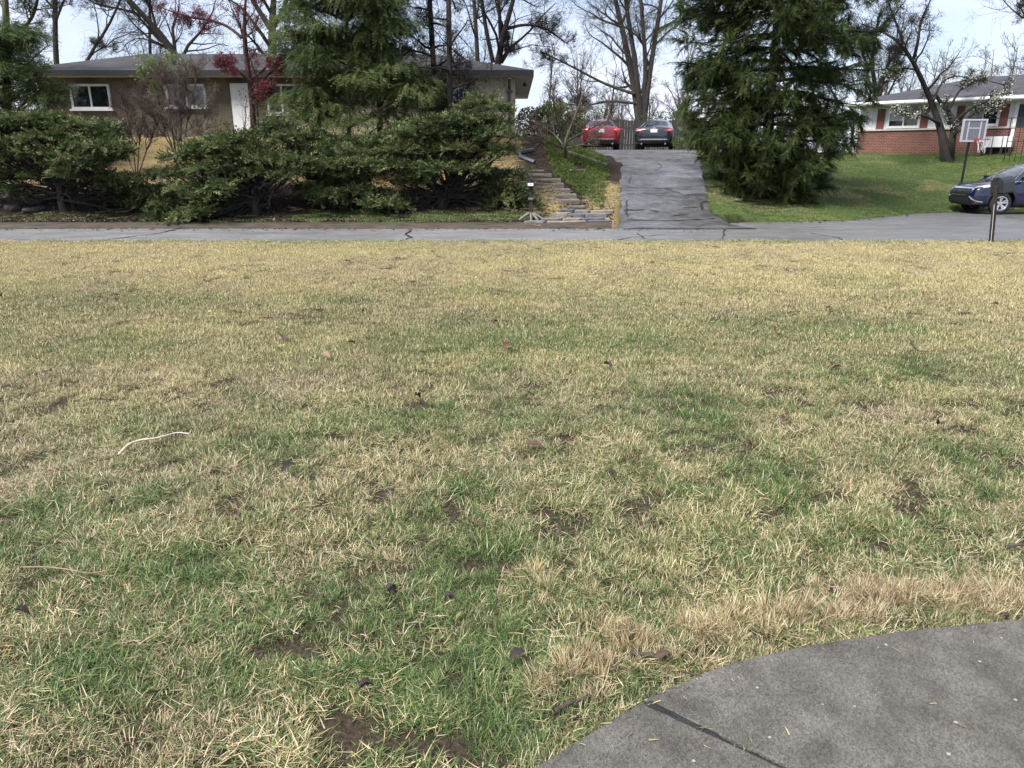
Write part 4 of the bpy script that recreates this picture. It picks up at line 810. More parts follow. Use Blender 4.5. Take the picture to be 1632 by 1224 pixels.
# stones under the left juniper
M_rock = mat('dark_rock', (.075, .07, .066), .9, .35, 5, bump=.6)
for k, (u, v, sx_, sy_, sz_, lb) in enumerate(((58, 322, .62, .5, .3, 'flat-topped dark rock left of the leftmost juniper trunk'), (55, 336, .6, .4, .16, 'low slab rock nearest the kerb at the far left'), (20, 333, .5, .35, .2, 'mossy rock at the left edge under the juniper'), (30, 311, .5, .4, .24, 'small dark rock uphill of the flat-topped rock at the far left'), (85, 318, .35, .3, .3, 'upright rock against the leftmost juniper trunk'))):
    p = gh(u, v); bm = bmesh.new(); bmesh.ops.create_icosphere(bm, subdivisions=3, radius=1)
    for vv in bm.verts:
        d = vv.co.normalized(); f = .75 + .5 * float(fbm(np.array([d.x * 1.5 + k * 9 + d.z]), np.array([d.y * 1.5 + 3]), 81)[0]); vv.co = Vector((d.x * sx_, d.y * sy_, min(d.z, .62) * sz_ * 1.3)) * f * .55
    me = bpy.data.meshes.new('rock'); bm.to_mesh(me); bm.free(); o = link('rock', me, M_rock); o.location = p + Vector((0, 0, sz_ * .12)); o.rotation_euler = (0, 0, k * 1.3); tag(o, lb, 'rock', 'rocks under the left juniper')

# ================================================================== CARS  (local axes: +x forward, z up, origin on the ground under the centre)
def loft_body(st):
    V = []; F = []; n = 14
    for (x, zb, wS, zm, wM, zB, wB, zT, wT) in st:
        h = [(0, zb), (wS * .8, zb), (wS, zb + .07), (wM, zm), (wB, zB), (wT, zT - .05), (wT * .62, zT - .012), (0, zT)]
        V += [(x, y, z) for y, z in h] + [(x, -y, z) for y, z in h[1:-1][::-1]]
    for i in range(len(st) - 1):
        for k in range(n): F.append((i * n + k, i * n + (k + 1) % n, (i + 1) * n + (k + 1) % n, (i + 1) * n + k))
    F += [tuple(range(n))[::-1], tuple(range((len(st) - 1) * n, len(st) * n))]
    me = bpy.data.meshes.new('body'); me.from_pydata(V, [], F); bm = bmesh.new(); bm.from_mesh(me); bmesh.ops.recalc_face_normals(bm, faces=bm.faces)
    # keep the shoulder line fairly crisp
    cl = bm.edges.layers.float.get('crease_edge') or bm.edges.layers.float.new('crease_edge')
    for e in bm.edges:
        a, b_ = e.verts; ka, kb = a.index % n, b_.index % n
        if ka == kb and ka in (4, 10): e[cl] = .45
        if ka == kb and ka in (2, 12): e[cl] = .5
    bm.to_mesh(me); bm.free(); return me
def evaluated(o):
    bpy.context.view_layer.update(); dg = bpy.context.evaluated_depsgraph_get(); me = bpy.data.meshes.new_from_object(o.evaluated_get(dg)); return me
def make_body(st, axles, wr, width, m, t):
    o = bpy.data.objects.new('body', loft_body(st)); COL.objects.link(o); o.modifiers.new('s', 'SUBSURF').levels = 2; o.modifiers['s'].render_levels = 2
    me = evaluated(o); o.modifiers.clear(); o.data = me
    bm = bmesh.new(); bm.from_mesh(me); full = BVHTree.FromBMesh(bm); bm.free()
    for ax in axles:
        q = MB()
        for s_ in (-1, 1):
            ring = [(ax + math.cos(2 * math.pi * k / 28) * wr, wr * .86 + .02 + math.sin(2 * math.pi * k / 28) * wr) for k in range(28)]
            y0, y1 = s_ * (width / 2 + .2), s_ * (width / 2 - .26); N_ = 28
            q.add([(x, y0, z) for x, z in ring] + [(x, y1, z) for x, z in ring], [tuple(range(N_)), tuple(range(N_, 2 * N_))[::-1]] + [(i, i + N_, (i + 1) % N_ + N_, (i + 1) % N_) for i in range(N_)])
        c = q.build('cutter', None); b_ = o.modifiers.new('b', 'BOOLEAN'); b_.operation = 'DIFFERENCE'; b_.solver = 'EXACT'; b_.object = c
        me = evaluated(o); o.modifiers.clear(); o.data = me; bpy.data.objects.remove(c)
    me.materials.clear(); me.materials.append(m); me.polygons.foreach_set('use_smooth', np.ones(len(me.polygons), bool))
    try: me.set_sharp_from_angle(angle=R(38))
    except Exception: pass
    o.parent = t; o.name = 'body'; return o, full
def conform(bvh, corners, direction, nu=8, nv=6, off=.006):
    """a patch given by 4 corners, dropped onto the body along a direction"""
    c = [Vector(p) for p in corners]; d = Vector(direction).normalized(); V = []
    for j in range(nv + 1):
        for i in range(nu + 1):
            a = c[0].lerp(c[1], i / nu); b_ = c[3].lerp(c[2], i / nu); p = a.lerp(b_, j / nv); hit = bvh.ray_cast(p - d * 4, d, 9)
            V.append(hit[0] + hit[1] * off if hit[0] is not None else p)
    F = [(j * (nu + 1) + i, j * (nu + 1) + i + 1, (j + 1) * (nu + 1) + i + 1, (j + 1) * (nu + 1) + i) for j in range(nv) for i in range(nu)]
    return V, F
def panel(bvh, name, corners, direction, m, parent, nu=8, nv=6, off=.006, thick=.004):
    V, F = conform(bvh, corners, direction, nu, nv, off); mb = MB().add(V, F); o = mb.build(name, m, parent, world=False, smooth=True)
    bm = bmesh.new(); bm.from_mesh(o.data)
    nd = sum((f.normal for f in bm.faces), Vector())
    if nd.dot(Vector(direction)) > 0: bmesh.ops.reverse_faces(bm, faces=bm.faces)
    bm.to_mesh(o.data); bm.free(); return o
def wheel(t, x, y, r, w, side, rim_m, spokes=5):
    q = MB(); prof = [(r * .66, -w / 2 * .9), (r * .80, -w / 2), (r * .94, -w / 2 * .92), (r, -w / 2 * .7), (r, w / 2 * .7), (r * .94, w / 2 * .92), (r * .80, w / 2), (r * .66, w / 2 * .9), (r * .64, 0), (r * .66, -w / 2 * .9)]
    wo = q.lathe(prof, (x, y, r), 'y', 32).build('wheel', mat('tyre_rubber', (.012, .012, .013), .8, .3, 20), t, world=False, smooth=True)
    rm = MB(); yo = y + side * w * .40
    rm.lathe([(r * .67, w * .44 * side), (r * .60, w * .46 * side), (r * .56, w * .30 * side), (r * .58, -w * .3 * side), (r * .66, -w * .35 * side)], (x, y, r), 'y', 32)
    rm.lathe([(0, side * .02), (r * .15, side * .018), (r * .16, -side * .03)], (x, yo - side * .02, r), 'y', 16)
    for k in range(spokes):
        for dq in (-.16, .16):
            a = 2 * math.pi * k / spokes + .3 + dq; a2 = 2 * math.pi * k / spokes + .3 + dq * 1.15; c, s_ = math.cos(a2), math.sin(a2); pr = Vector((-s_, 0, c))
            i0 = Vector((x + math.cos(a) * r * .1, yo - side * .015, r + math.sin(a) * r * .1)); i1 = Vector((x + c * r * .6, yo, r + s_ * r * .6)); w0, w1 = r * .05, r * .07; dn = Vector((0, -side * .03, 0))
            vs = [i0 - pr * w0, i0 + pr * w0, i1 + pr * w1, i1 - pr * w1]; rm.add(vs + [p + dn for p in vs], [(0, 1, 2, 3), (7, 6, 5, 4), (0, 4, 5, 1), (1, 5, 6, 2), (2, 6, 7, 3), (3, 7, 4, 0)])
    rm.build('rim', rim_m, wo, world=False)
    q = MB().lathe([(0, 0), (r * .56, 0)], (x, y + side * w * .12, r), 'y', 24); q.build('brake_disc', mat('wheel_well_dark', (.02, .02, .02), .7), wo, world=False); return wo
M_rim = mat('alloy_silver', (.55, .56, .58), .3, .06, 6, metal=.7); M_lamp_r = mat('tail_red', (.35, .012, .02), .12, .15, 6, coat=.5); M_lamp_w = mat('lamp_clear', (.62, .63, .66), .12, .1, 6, coat=.6)
M_plate = mat('plate_white', (.68, .70, .74), .45, .04, 3); M_blk = mat('black_plastic', (.012, .012, .013), .5, .2, 10); M_chrome = mat('chrome', (.75, .76, .78), .12, .03, 4, metal=1.0); M_under = mat('underbody', (.01, .01, .01), .9)
def car_common(t, bvh, axles, r, wdt, rim_m, spokes=5, tw=.21):
    for ax in axles:
        for s_ in (-1, 1): wheel(t, ax, s_ * (wdt / 2 - tw / 2 - .03), r, tw, s_, rim_m, spokes)
def sedan(name, label, loc, heading, paint, style):
    t = thing(name, label, 'car', loc, heading)
    st = [(-2.36, .46, .62, .62, .74, .80, .72, .90, .60), (-2.31, .34, .76, .60, .86, .88, .80, 1.00, .70), (-2.18, .26, .84, .60, .915, .94, .86, 1.06, .74), (-1.85, .23, .87, .60, .93, .955, .88, 1.085, .74), (-1.55, .22, .88, .60, .93, .96, .88, 1.11, .70), (-1.15, .21, .88, .60, .93, .965, .88, 1.26, .62), (-.75, .2, .88, .6, .93, .965, .88, 1.41, .565),
          (-.25, .2, .88, .6, .93, .96, .88, 1.465, .57), (.25, .2, .88, .6, .93, .955, .88, 1.455, .575), (.6, .2, .88, .6, .93, .95, .88, 1.36, .60), (1.0, .2, .88, .6, .93, .94, .87, 1.13, .66), (1.25, .2, .88, .6, .925, .92, .86, 1.0, .72), (1.7, .2, .87, .58, .915, .87, .84, .93, .70), (2.1, .22, .83, .55, .88, .78, .78, .84, .62), (2.31, .28, .72, .5, .78, .66, .68, .72, .52), (2.37, .36, .5, .48, .58, .58, .5, .62, .38)]
    body, bvh = make_body(st, (1.38, -1.42), .385, 1.86, paint, t); X = (1, 0, 0)
    car_common(t, bvh, (1.38, -1.42), .335, 1.86, M_rim)
    panel(bvh, 'rear_window', [(-1.5, -.60, 1.13), (-1.5, .60, 1.13), (-.9, .50, 1.385), (-.9, -.50, 1.385)], (.35, 0, -1), M_cglass, body, 10, 8)
    panel(bvh, 'windscreen', [(1.12, -.62, 1.05), (1.12, .62, 1.05), (.5, .50, 1.40), (.5, -.50, 1.40)], (-.4, 0, -1), M_cglass, body, 10, 8)
    for s_ in (-1, 1):
        panel(bvh, 'side_window', [(-.05, s_ * 2, .985), (.95, s_ * 2, .985), (.38, s_ * 2, 1.37), (-.05, s_ * 2, 1.39)], (0, -s_, 0), M_cglass, body)
        panel(bvh, 'side_window', [(-1.15, s_ * 2, .995), (-.1, s_ * 2, .985), (-.1, s_ * 2, 1.39), (-.75, s_ * 2, 1.34)], (0, -s_, 0), M_cglass, body)
        q = MB(); q.tube([(.78, s_ * .86, .98), (.76, s_ * 1.0, 1.0)], .025, 6); q.box((.74, s_ * 1.03, 1.02), (.09, .20, .13)); q.build('mirror', paint, body, world=False, bevel=.02)
        q = MB(); q.box((-.3, s_ * .935, .86), (.2, .02, .03)); q.build('door_handle', paint, body, world=False)
        if style == 'red':
            lm = panel(bvh, 'tail_lamp', [(-3, s_ * .52, .80), (-3, s_ * .86, .80), (-3, s_ * .84, .985), (-3, s_ * .58, .985)], X, M_lamp_r, body, 6, 6, .012)
            lm2 = panel(bvh, 'tail_lamp', [(-2.3, s_ * 2, .80), (-2.02, s_ * 2, .84), (-2.12, s_ * 2, .95), (-2.3, s_ * 2, .97)], (0, -s_, 0), M_lamp_r, body, 6, 6, .012)
            panel(bvh, 'lamp_lens', [(-3, s_ * .60, .88), (-3, s_ * .72, .88), (-3, s_ * .72, .93), (-3, s_ * .62, .93)], X, mat('lamp_pink', (.5, .22, .24), .15, .1, 6), lm, 3, 3, .02)
        else:
            lm = panel(bvh, 'tail_lamp', [(-3, s_ * .46, .835), (-3, s_ * .86, .83), (-3, s_ * .86, .95), (-3, s_ * .50, .90)], X, M_lamp_r, body, 6, 6, .012)
            panel(bvh, 'tail_lamp', [(-2.3, s_ * 2, .835), (-1.98, s_ * 2, .87), (-2.0, s_ * 2, .93), (-2.3, s_ * 2, .95)], (0, -s_, 0), M_lamp_r, body, 6, 6, .012)
            panel(bvh, 'lamp_lens', [(-3, s_ * .60, .865), (-3, s_ * .80, .865), (-3, s_ * .80, .905), (-3, s_ * .60, .895)], X, mat('lamp_pink', (.5, .22, .24), .15, .1, 6), lm, 3, 3, .02)
    pl = panel(bvh, 'number_plate', [(-3, -.155, .79), (-3, .155, .79), (-3, .155, .93), (-3, -.155, .93)], X, M_plate, body, 3, 3, .015)
    panel(bvh, 'lower_bumper', [(-3, -.74, .335), (-3, .74, .335), (-3, .80, .46), (-3, -.80, .46)], X, M_blk, body, 10, 4, .006)
    if style == 'red': panel(bvh, 'bumper_strip', [(-3, -.60, .475), (-3, .60, .475), (-3, .60, .52), (-3, -.60, .52)], X, M_chrome, body, 10, 2, .012)
    else:
        panel(bvh, 'bumper_strip', [(-3, -.66, .455), (-3, .66, .455), (-3, .58, .51), (-3, -.58, .51)], X, mat('grey_trim', (.28, .30, .33), .4), body, 10, 3, .012)
        panel(bvh, 'chrome_strip', [(-3, -.46, .962), (-3, .46, .962), (-3, .46, .985), (-3, -.46, .985)], X, M_blk, body, 10, 2, .01)
        panel(bvh, 'emblem', [(-3, -.07, .95), (-3, .07, .95), (-3, .06, .995), (-3, -.06, .995)], X, M_chrome, body, 4, 2, .016)
    for s_ in (-1, 1):
        q = MB(); q.tube([(-2.2, s_ * .55, .30), (-2.33, s_ * .55, .29)], .04, 8); q.build('exhaust', M_chrome, body, world=False)
    panel(bvh, 'headlamp', [(3, -.74, .62), (3, -.42, .58), (3, -.42, .68), (3, -.72, .74)], (-1, 0, 0), M_lamp_w, body, 5, 4); panel(bvh, 'headlamp', [(3, .74, .62), (3, .42, .58), (3, .42, .68), (3, .72, .74)], (-1, 0, 0), M_lamp_w, body, 5, 4)
    q = MB().box((-.2, 0, .26), (3.6, 1.5, .14)); q.build('underbody', M_under, body, world=False)
    return t
def paint(name, c, var=.06, flake=.0): return mat(name, c, .25, var, 3, metal=.1, coat=1.0)
cr = at(965, 240, 36.0); cb_ = at(1048, 240.5, 36.0)
sedan('parked_car', 'red sedan seen from behind, parked at the top of the driveway', (cr.x, cr.y + 2.3, 1.93), R(90 - 6), paint('red_paint', (.19, .010, .018)), 'red')
sedan('parked_car', 'dark blue-black sedan seen from behind, parked right of the red one', (cb_.x + .35, cb_.y + 2.3, 1.93), R(90 - 14), paint('blueblack_paint', (.012, .018, .024)), 'black')

def suv(name, label, loc, heading):
    t = thing(name, label, 'car', loc, heading); pt = paint('deep_blue_paint', (.003, .007, .038))
    st = [(-2.26, .42, .62, .66, .76, 1.0, .72, 1.14, .60), (-2.22, .34, .76, .66, .86, 1.04, .80, 1.32, .66), (-2.10, .26, .84, .66, .90, 1.06, .84, 1.50, .64), (-1.85, .24, .87, .66, .91, 1.07, .86, 1.60, .62), (-1.3, .23, .87, .66, .91, 1.06, .86, 1.645, .62), (-.7, .23, .87, .66, .91, 1.05, .86, 1.66, .62), (-.1, .23, .87, .66, .91, 1.04, .86, 1.65, .625), (.3, .23, .87, .66, .91, 1.03, .86, 1.59, .635), (.7, .23, .87, .66, .91, 1.02, .86, 1.39, .67),
          (1.1, .23, .87, .66, .91, 1.0, .86, 1.16, .72), (1.3, .23, .87, .66, .91, .985, .855, 1.075, .75), (1.65, .24, .87, .66, .905, .95, .84, 1.02, .72), (1.98, .25, .84, .62, .88, .89, .80, .955, .66), (2.16, .27, .76, .58, .82, .82, .74, .88, .58), (2.25, .30, .64, .52, .70, .72, .62, .78, .48), (2.28, .36, .46, .5, .52, .64, .46, .68, .36)]
    ax = (1.36, -1.26); body, bvh = make_body(st, ax, .42, 1.82, pt, t); car_common(t, bvh, ax, .35, 1.82, M_rim, 5, .225)
    panel(bvh, 'windscreen', [(1.2, -.70, 1.1), (1.2, .70, 1.1), (.36, .55, 1.56), (.36, -.55, 1.56)], (-.5, 0, -1), glass('screen_glass', (.05, .065, .07), .03), body, 12, 10)
    panel(bvh, 'rear_window', [(-3, -.62, 1.12), (-3, .62, 1.12), (-3, .54, 1.5), (-3, -.54, 1.5)], (1, 0, 0), M_cglass, body)
    for s_ in (-1, 1):
        F_ = (0, -s_, 0)
        sw = panel(bvh, 'side_window', [(-.12, s_ * 2, 1.06), (1.02, s_ * 2, 1.055), (.42, s_ * 2, 1.50), (-.12, s_ * 2, 1.56)], F_, M_cglass, body, 10, 8)
        panel(bvh, 'side_window', [(-1.15, s_ * 2, 1.07), (-.18, s_ * 2, 1.06), (-.18, s_ * 2, 1.56), (-1.0, s_ * 2, 1.55)], F_, M_cglass, body, 8, 8)
        panel(bvh, 'side_window', [(-1.75, s_ * 2, 1.15), (-1.22, s_ * 2, 1.08), (-1.08, s_ * 2, 1.54), (-1.5, s_ * 2, 1.5)], F_, M_cglass, body, 8, 8)
        # bright line round the windows
        for a, b_ in (((-1.7, 1.05), (1.08, 1.035)), ((1.08, 1.035), (.43, 1.53))):
            q = MB(); pts = []
            for k in range(13):
                f = k / 12; h = bvh.ray_cast(Vector((a[0] + (b_[0] - a[0]) * f, s_ * 3, a[1] + (b_[1] - a[1]) * f)), Vector(F_), 9)
                if h[0] is not None: pts.append(h[0] + h[1] * .008)
            q.tube(pts, .013, 5); q.build('window_trim', M_chrome, body, world=False)
        q = MB(); q.tube([(.86, s_ * .84, 1.05), (.86, s_ * .98, 1.08)], .03, 6); q.box((.84, s_ * 1.02, 1.12), (.12, .22, .17)); q.build('mirror', pt, body, world=False, bevel=.03)
        for xx in (.0, -1.0): q = MB(); q.box((xx, s_ * .915, .93), (.22, .03, .035)); q.build('door_handle', pt, body, world=False, bevel=.008)
        for xx in (.95, -.15, -1.05):
            q = MB(); pts = []
            for k in range(9):
                h = bvh.ray_cast(Vector((xx - (.12 * max(0, .5 - k / 8) if xx > .5 else 0), s_ * 3, .40 + .6 * k / 8)), Vector(F_), 9)
                if h[0] is not None: pts.append(h[0] + h[1] * .001)
            q.tube(pts, .005, 4); q.build('door_seam', M_blk, body, world=False)
        # black cladding: sill and wheel arches
        panel(bvh, 'sill_cladding', [(-.86, s_ * 2, .29), (.96, s_ * 2, .29), (.96, s_ * 2, .42), (-.86, s_ * 2, .42)], F_, M_blk, body, 10, 4, .012)
        for a0 in ax:
            V = []; n_ = 24
            for k in range(n_ + 1):
                an = R(-24 + 228 * k / n_)
                for rr_ in (.425, .475, .515):
                    p = Vector((a0 + math.cos(an) * rr_, s_ * 3, .382 + math.sin(an) * rr_)); h = bvh.ray_cast(p, Vector(F_), 9); V.append((h[0] + Vector((0, s_ * (.022 if rr_ < .5 else .006), 0))) if h[0] is not None else Vector((p.x, s_ * .86, p.z)))
            q = MB().add(V, [(k * 3 + j, k * 3 + j + 1, k * 3 + j + 4, k * 3 + j + 3) for k in range(n_) for j in range(2)]); q.build('arch_cladding', M_blk, body, world=False, smooth=True)
        # lamps wrap round the corner
        dd = Vector((-1, -s_ * 1.0, -.12))
        o3 = lambda x, y, z: Vector((x, s_ * y, z)) - dd * 1.2
        hl = panel(bvh, 'headlamp', [o3(2.2, .56, .76), o3(1.62, .86, .90), o3(1.50, .84, .975), o3(2.1, .58, .86)], dd, M_lamp_w, body, 12, 5, .008)
        panel(bvh, 'lamp_bezel', [o3(2.16, .60, .775), o3(1.95, .74, .82), o3(1.93, .74, .87), o3(2.1, .60, .84)], dd, M_blk, hl, 6, 4, .014)
        fg = panel(bvh, 'fog_lamp_recess', [o3(2.2, .58, .40), o3(1.98, .80, .44), o3(2.0, .80, .60), o3(2.2, .60, .56)], dd, M_blk, body, 6, 5, .008)
        q = MB(); pts = [bvh.ray_cast(o3(*p) - dd * 2, dd, 12) for p in ((2.22, .54, .56), (2.16, .62, .47), (2.04, .74, .40), (1.92, .80, .385))]; pts = [h[0] + h[1] * .015 for h in pts if h[0] is not None]
        if len(pts) > 1: q.tube(pts, .018, 5); q.build('bumper_trim', mat('satin_silver', (.4, .41, .43), .35, metal=.6), body, world=False)
    D = (-1, 0, 0)
    gr = panel(bvh, 'grille', [(4, -.54, .62), (4, .54, .62), (4, .58, .84), (4, -.58, .84)], D, M_blk, body, 14, 6, .01)
    for z0, z1 in ((.655, .675), (.715, .735)): panel(bvh, 'grille_bar', [(4, -.5, z0), (4, .5, z0), (4, .5, z1), (4, -.5, z1)], D, mat('gloss_black', (.02, .02, .022), .15), gr, 12, 2, .018)
    panel(bvh, 'grille_chrome', [(4, -.60, .80), (4, .60, .80), (4, .62, .84), (4, -.62, .84)], D, M_chrome, body, 16, 2, .02)
    panel(bvh, 'grille_chrome', [(4, -.44, .585), (4, .44, .585), (4, .48, .615), (4, -.48, .615)], D, M_chrome, body, 16, 2, .02)
    em = MB(); h = bvh.ray_cast(Vector((4, 0, .735)), Vector(D), 9); c = h[0] + Vector((.02, 0, 0))
    for y0, y1 in ((-.06, -.045), (.045, .06)): em.box(c + Vector((0, (y0 + y1) / 2, 0)), (.02, .016, .11))
    em.box(c, (.018, .09, .016)); em.build('emblem', M_chrome, gr, world=False)
    panel(bvh, 'lower_bumper', [(4, -.66, .30), (4, .66, .30), (4, .60, .54), (4, -.60, .54)], D, M_blk, body, 14, 6, .008)
    for s_ in (-.35, .35):
        q = MB(); pts = []
        for f in (0, .33, .66, 1):
            h = bvh.ray_cast(Vector((1.3 - .12 * f, s_ - .45 * f, 3)), Vector((0, 0, -1)), 9); pts.append(h[0] + Vector((0, 0, .015)))
        q.tube(pts, .008, 4); q.build('wiper', M_blk, body, world=False)
    q = MB().box((-.1, 0, .28), (3.6, 1.5, .14)); q.build('underbody', M_under, body, world=False)
    return t
pw = onz(1591, 341.5, -.195); suv('parked_suv', 'dark blue SUV facing left, cut off by the right edge', (pw.x + 1.36, pw.y + .79, -.195), R(180 - 1))

# ================================================================== TREES AND SHRUBS
def nrm(a): return a / (np.linalg.norm(a, axis=-1, keepdims=True) + 1e-9)
def tubes_np(P, Rr, sides):
    """P (M,n,3) polylines, Rr (M,n) radii -> verts, quads"""
    M, n, _ = P.shape; T = nrm(np.gradient(P, axis=1)); ref = np.eye(3)[np.argmin(np.abs(T).max(1), axis=1)][:, None, :]
    A = nrm(np.cross(T, ref)); B = np.cross(T, A); k = np.arange(sides) * 2 * np.pi / sides
    V = P[:, :, None] + Rr[:, :, None, None] * (A[:, :, None] * np.cos(k)[None, None, :, None] + B[:, :, None] * np.sin(k)[None, None, :, None])
    i = np.arange(n - 1)[:, None] * sides; kk = np.arange(sides)[None]; k2 = (kk + 1) % sides
    q = np.stack([i + kk, i + k2, i + sides + k2, i + sides + kk], -1).reshape(-1, 4); F = q[None] + (np.arange(M) * n * sides)[:, None, None]
    return V.reshape(-1, 3), F.reshape(-1, 4)
def resample(pts, rad, n):
    pts = np.array([list(p) for p in pts], float); d = np.r_[0, np.cumsum(np.linalg.norm(np.diff(pts, axis=0), axis=1))]; t = np.linspace(0, d[-1], n)
    # smooth through the points (cosine-free: chaikin-like blur after linear sampling)
    P = np.stack([np.interp(t, d, pts[:, k]) for k in range(3)], 1); r = np.interp(t, d, rad)
    for _ in range(2): P[1:-1] = .25 * P[:-2] + .5 * P[1:-1] + .25 * P[2:]
    return P, r
def spawn(P, Rr, c, ratio, ang, nseg, up, wob, tmin, rg, rmin=.006, lmin=.15, rk=.5, absolute=None):
    M, n, _ = P.shape; T = nrm(np.gradient(P, axis=1)); Lp = np.linalg.norm(np.diff(P, axis=1), axis=2).sum(1)
    t = rg.uniform(tmin, .99, (M, c)); f = t * (n - 1); i = np.minimum(f.astype(int), n - 2); w = (f - i)[..., None]; m = np.arange(M)[:, None]
    S = P[m, i] * (1 - w) + P[m, i + 1] * w; D = nrm(T[m, i] * (1 - w) + T[m, i + 1] * w); r0 = (Rr[m, i] * (1 - w[..., 0]) + Rr[m, i + 1] * w[..., 0]) * rk
    q = rg.normal(size=(M, c, 3)); q = nrm(q - (q * D).sum(-1, keepdims=True) * D); a = np.radians(rg.uniform(*ang, (M, c)))[..., None]
    d = nrm(D * np.cos(a) + q * np.sin(a) + np.array([0, 0, up])); l = (Lp[:, None] if absolute is None else absolute) * ratio * rg.uniform(.55, 1.15, (M, c)) * (1.15 - .6 * t); l = np.maximum(l, lmin)
    S = S.reshape(-1, 3); d = d.reshape(-1, 3); l = l.reshape(-1, 1); r0 = np.maximum(r0.reshape(-1), rmin); out = [S]; cur = S; st = l / (nseg - 1)
    for k in range(nseg - 1):
        d = nrm(d + rg.normal(0, wob, d.shape) + np.array([0, 0, up * .35])); cur = cur + d * st; out.append(cur)
    return np.stack(out, 1), r0[:, None] * np.linspace(1, .22, nseg)[None].clip(0) + 0 * r0[:, None]
def join(parts):
    V = []; F = []; o = 0
    for v, f in parts: V.append(v); F.append(f + o); o += len(v)
    return np.concatenate(V), np.concatenate(F)
def bark(name, a, b_): return mat(name, a, .95, col2=b_, scale=5, stretch=(3, 3, .8), bump=.9, bscale=14)
BK_dark = bark('bark_dark', (.013, .011, .009), (.038, .032, .027)); BK_grey = bark('bark_grey', (.035, .03, .026), (.085, .074, .063)); BK_moss = bark('bark_moss', (.04, .04, .02), (.10, .10, .055)); BK_red = bark('bark_red', (.035, .02, .017), (.09, .055, .045)); BK_twig = bark('bark_twig', (.06, .045, .037), (.14, .105, .085))
def limbs_px(paths, Y, seed, n=12, depth=.0):
    """paths: [(u, v, half width px), ...] at distance Y, with a little depth wander"""
    rg = np.random.default_rng(seed); out = []
    for p in paths:
        ph = rg.uniform(0, 6.28); pts = []; rad = []
        for j, (u, v, hw) in enumerate(p):
            y = Y + depth * math.sin(ph + j * .9) * (j > 0); q = at(u, v, y); pts.append(q); rad.append(hw * .72 * mpp(y, q.z))
        out.append(resample(pts, rad, n))
    return np.stack([o[0] for o in out]), np.stack([o[1] for o in out])
def bare_tree(name, label, paths, Y, seed, m, levels=(6, 6, 5, 4), ratio=(.5, .5, .45, .5), group=None, base=None, tmin=.25, up=.12, rfine=.006, depth=.6, leaves=None, angs=(30, 65), cat='tree', twm=None, L0=None, to_ground=True):
    rg = np.random.default_rng(seed); P, Rr = limbs_px(paths, Y, seed, depth=depth)
    if to_ground:
        b0 = P[0, 0].copy(); gz = hz(b0[0], b0[1]) - .15
        if b0[2] > gz + .2:                                             # carry the first stem down to the ground
            ext = np.linspace(0, 1, 5)[:-1, None]; Q = np.array([b0[0], b0[1], gz])[None] * (1 - ext) + b0[None] * ext; P0, r0 = resample(list(Q) + list(P[0]), np.r_[np.linspace(1.35, 1.02, 4) * Rr[0, 0], Rr[0]], P.shape[1]); P[0] = P0; Rr[0] = r0
    loc = tuple(P[0, 0]); t = thing(name, label, cat, loc, 0, group)
    V, F = tubes_np(P, Rr, 8); mesh_np('trunk', V, F, m, t, smooth=True)
    parts = []; cur, cr_ = P, Rr; sides = (6, 4, 3, 3, 3); nsg = (8, 7, 6, 4, 3)
    for k, c in enumerate(levels):
        cur, cr_ = spawn(cur, cr_, c, ratio[k], angs, nsg[k], up if k < 2 else up * .5, .16 + .05 * k, tmin if k == 0 else .12, rg, rmin=max(rfine, .016 * .6 ** k), absolute=(L0 if k == 0 else None)); parts.append(tubes_np(cur, np.maximum(cr_, rfine * .6), sides[k]))
    V, F = join(parts); cw = mesh_np('crown', V, F, twm or m, t)
    if leaves is not None:
        tv, tf, sz, nl, lm, nm = leaves; tip = cur.reshape(-1, 3); pick = rg.integers(0, len(tip), nl); d = rg.normal(size=(nl, 3)); V, F = stamp(tv, tf, tip[pick] + rg.normal(0, .02, (nl, 3)), d, rg.normal(size=(nl, 3)), rg.uniform(.6, 1.3, nl) * sz)
        mesh_np(nm, V, F, lm, cw, attrs={'tint': np.repeat(rg.random(nl), len(tv))})
    return t

# ---- foliage templates (triangles): x outward, z up
def t_spray(seed, n, ln, wd_, splay, lift, jz=.15, axis=.02, droop=0.0):
    rg = np.random.default_rng(seed); V = [(0, -axis, 0), (0, axis, 0), (1, 0, -droop)]; F = [(0, 1, 2)]
    for k in range(n):
        t = (k + rg.random()) / n; s_ = 1 if k % 2 else -1; b_ = np.array([t, 0, -droop * t * t]); d = nrm(np.array([rg.uniform(.45, .9), s_ * rg.uniform(*splay), rg.uniform(*lift)])); l = ln * rg.uniform(.7, 1.2) * (1.1 - .55 * t); tip = b_ + d * l
        sd_ = nrm(np.cross(d, rg.normal(size=3) * .5 + np.array([0, 0, 1]))) * wd_; mid = b_ + d * l * .45; o = len(V); V += [tuple(b_), tuple(mid + sd_), tuple(tip), tuple(mid - sd_)]; F += [(o, o + 1, o + 2), (o, o + 2, o + 3)]
    return np.array(V, float), np.array(F)
TJ = [t_spray(s_, 12, .40, .055, (.3, .8), (-.1, .55)) for s_ in (1, 2, 3)]       # juniper
TC = [t_spray(s_, 15, .34, .026, (.35, .8), (-.25, .2), droop=.25) for s_ in (4, 5)]      # feathery cedar
TP = [t_spray(s_, 14, .55, .02, (.15, .7), (-.25, .45), axis=.012) for s_ in (6, 7)]      # soft pine
TS = [t_spray(s_, 20, .18, .03, (.5, 1.0), (-.1, .35), axis=.03, droop=.15) for s_ in (8, 9)]   # spruce
TL = (np.array([(0, 0, 0), (.5, .28, .08), (1, 0, 0), (.5, -.28, .08)], float), np.array([(0, 1, 2), (0, 2, 3)]))  # broad leaf
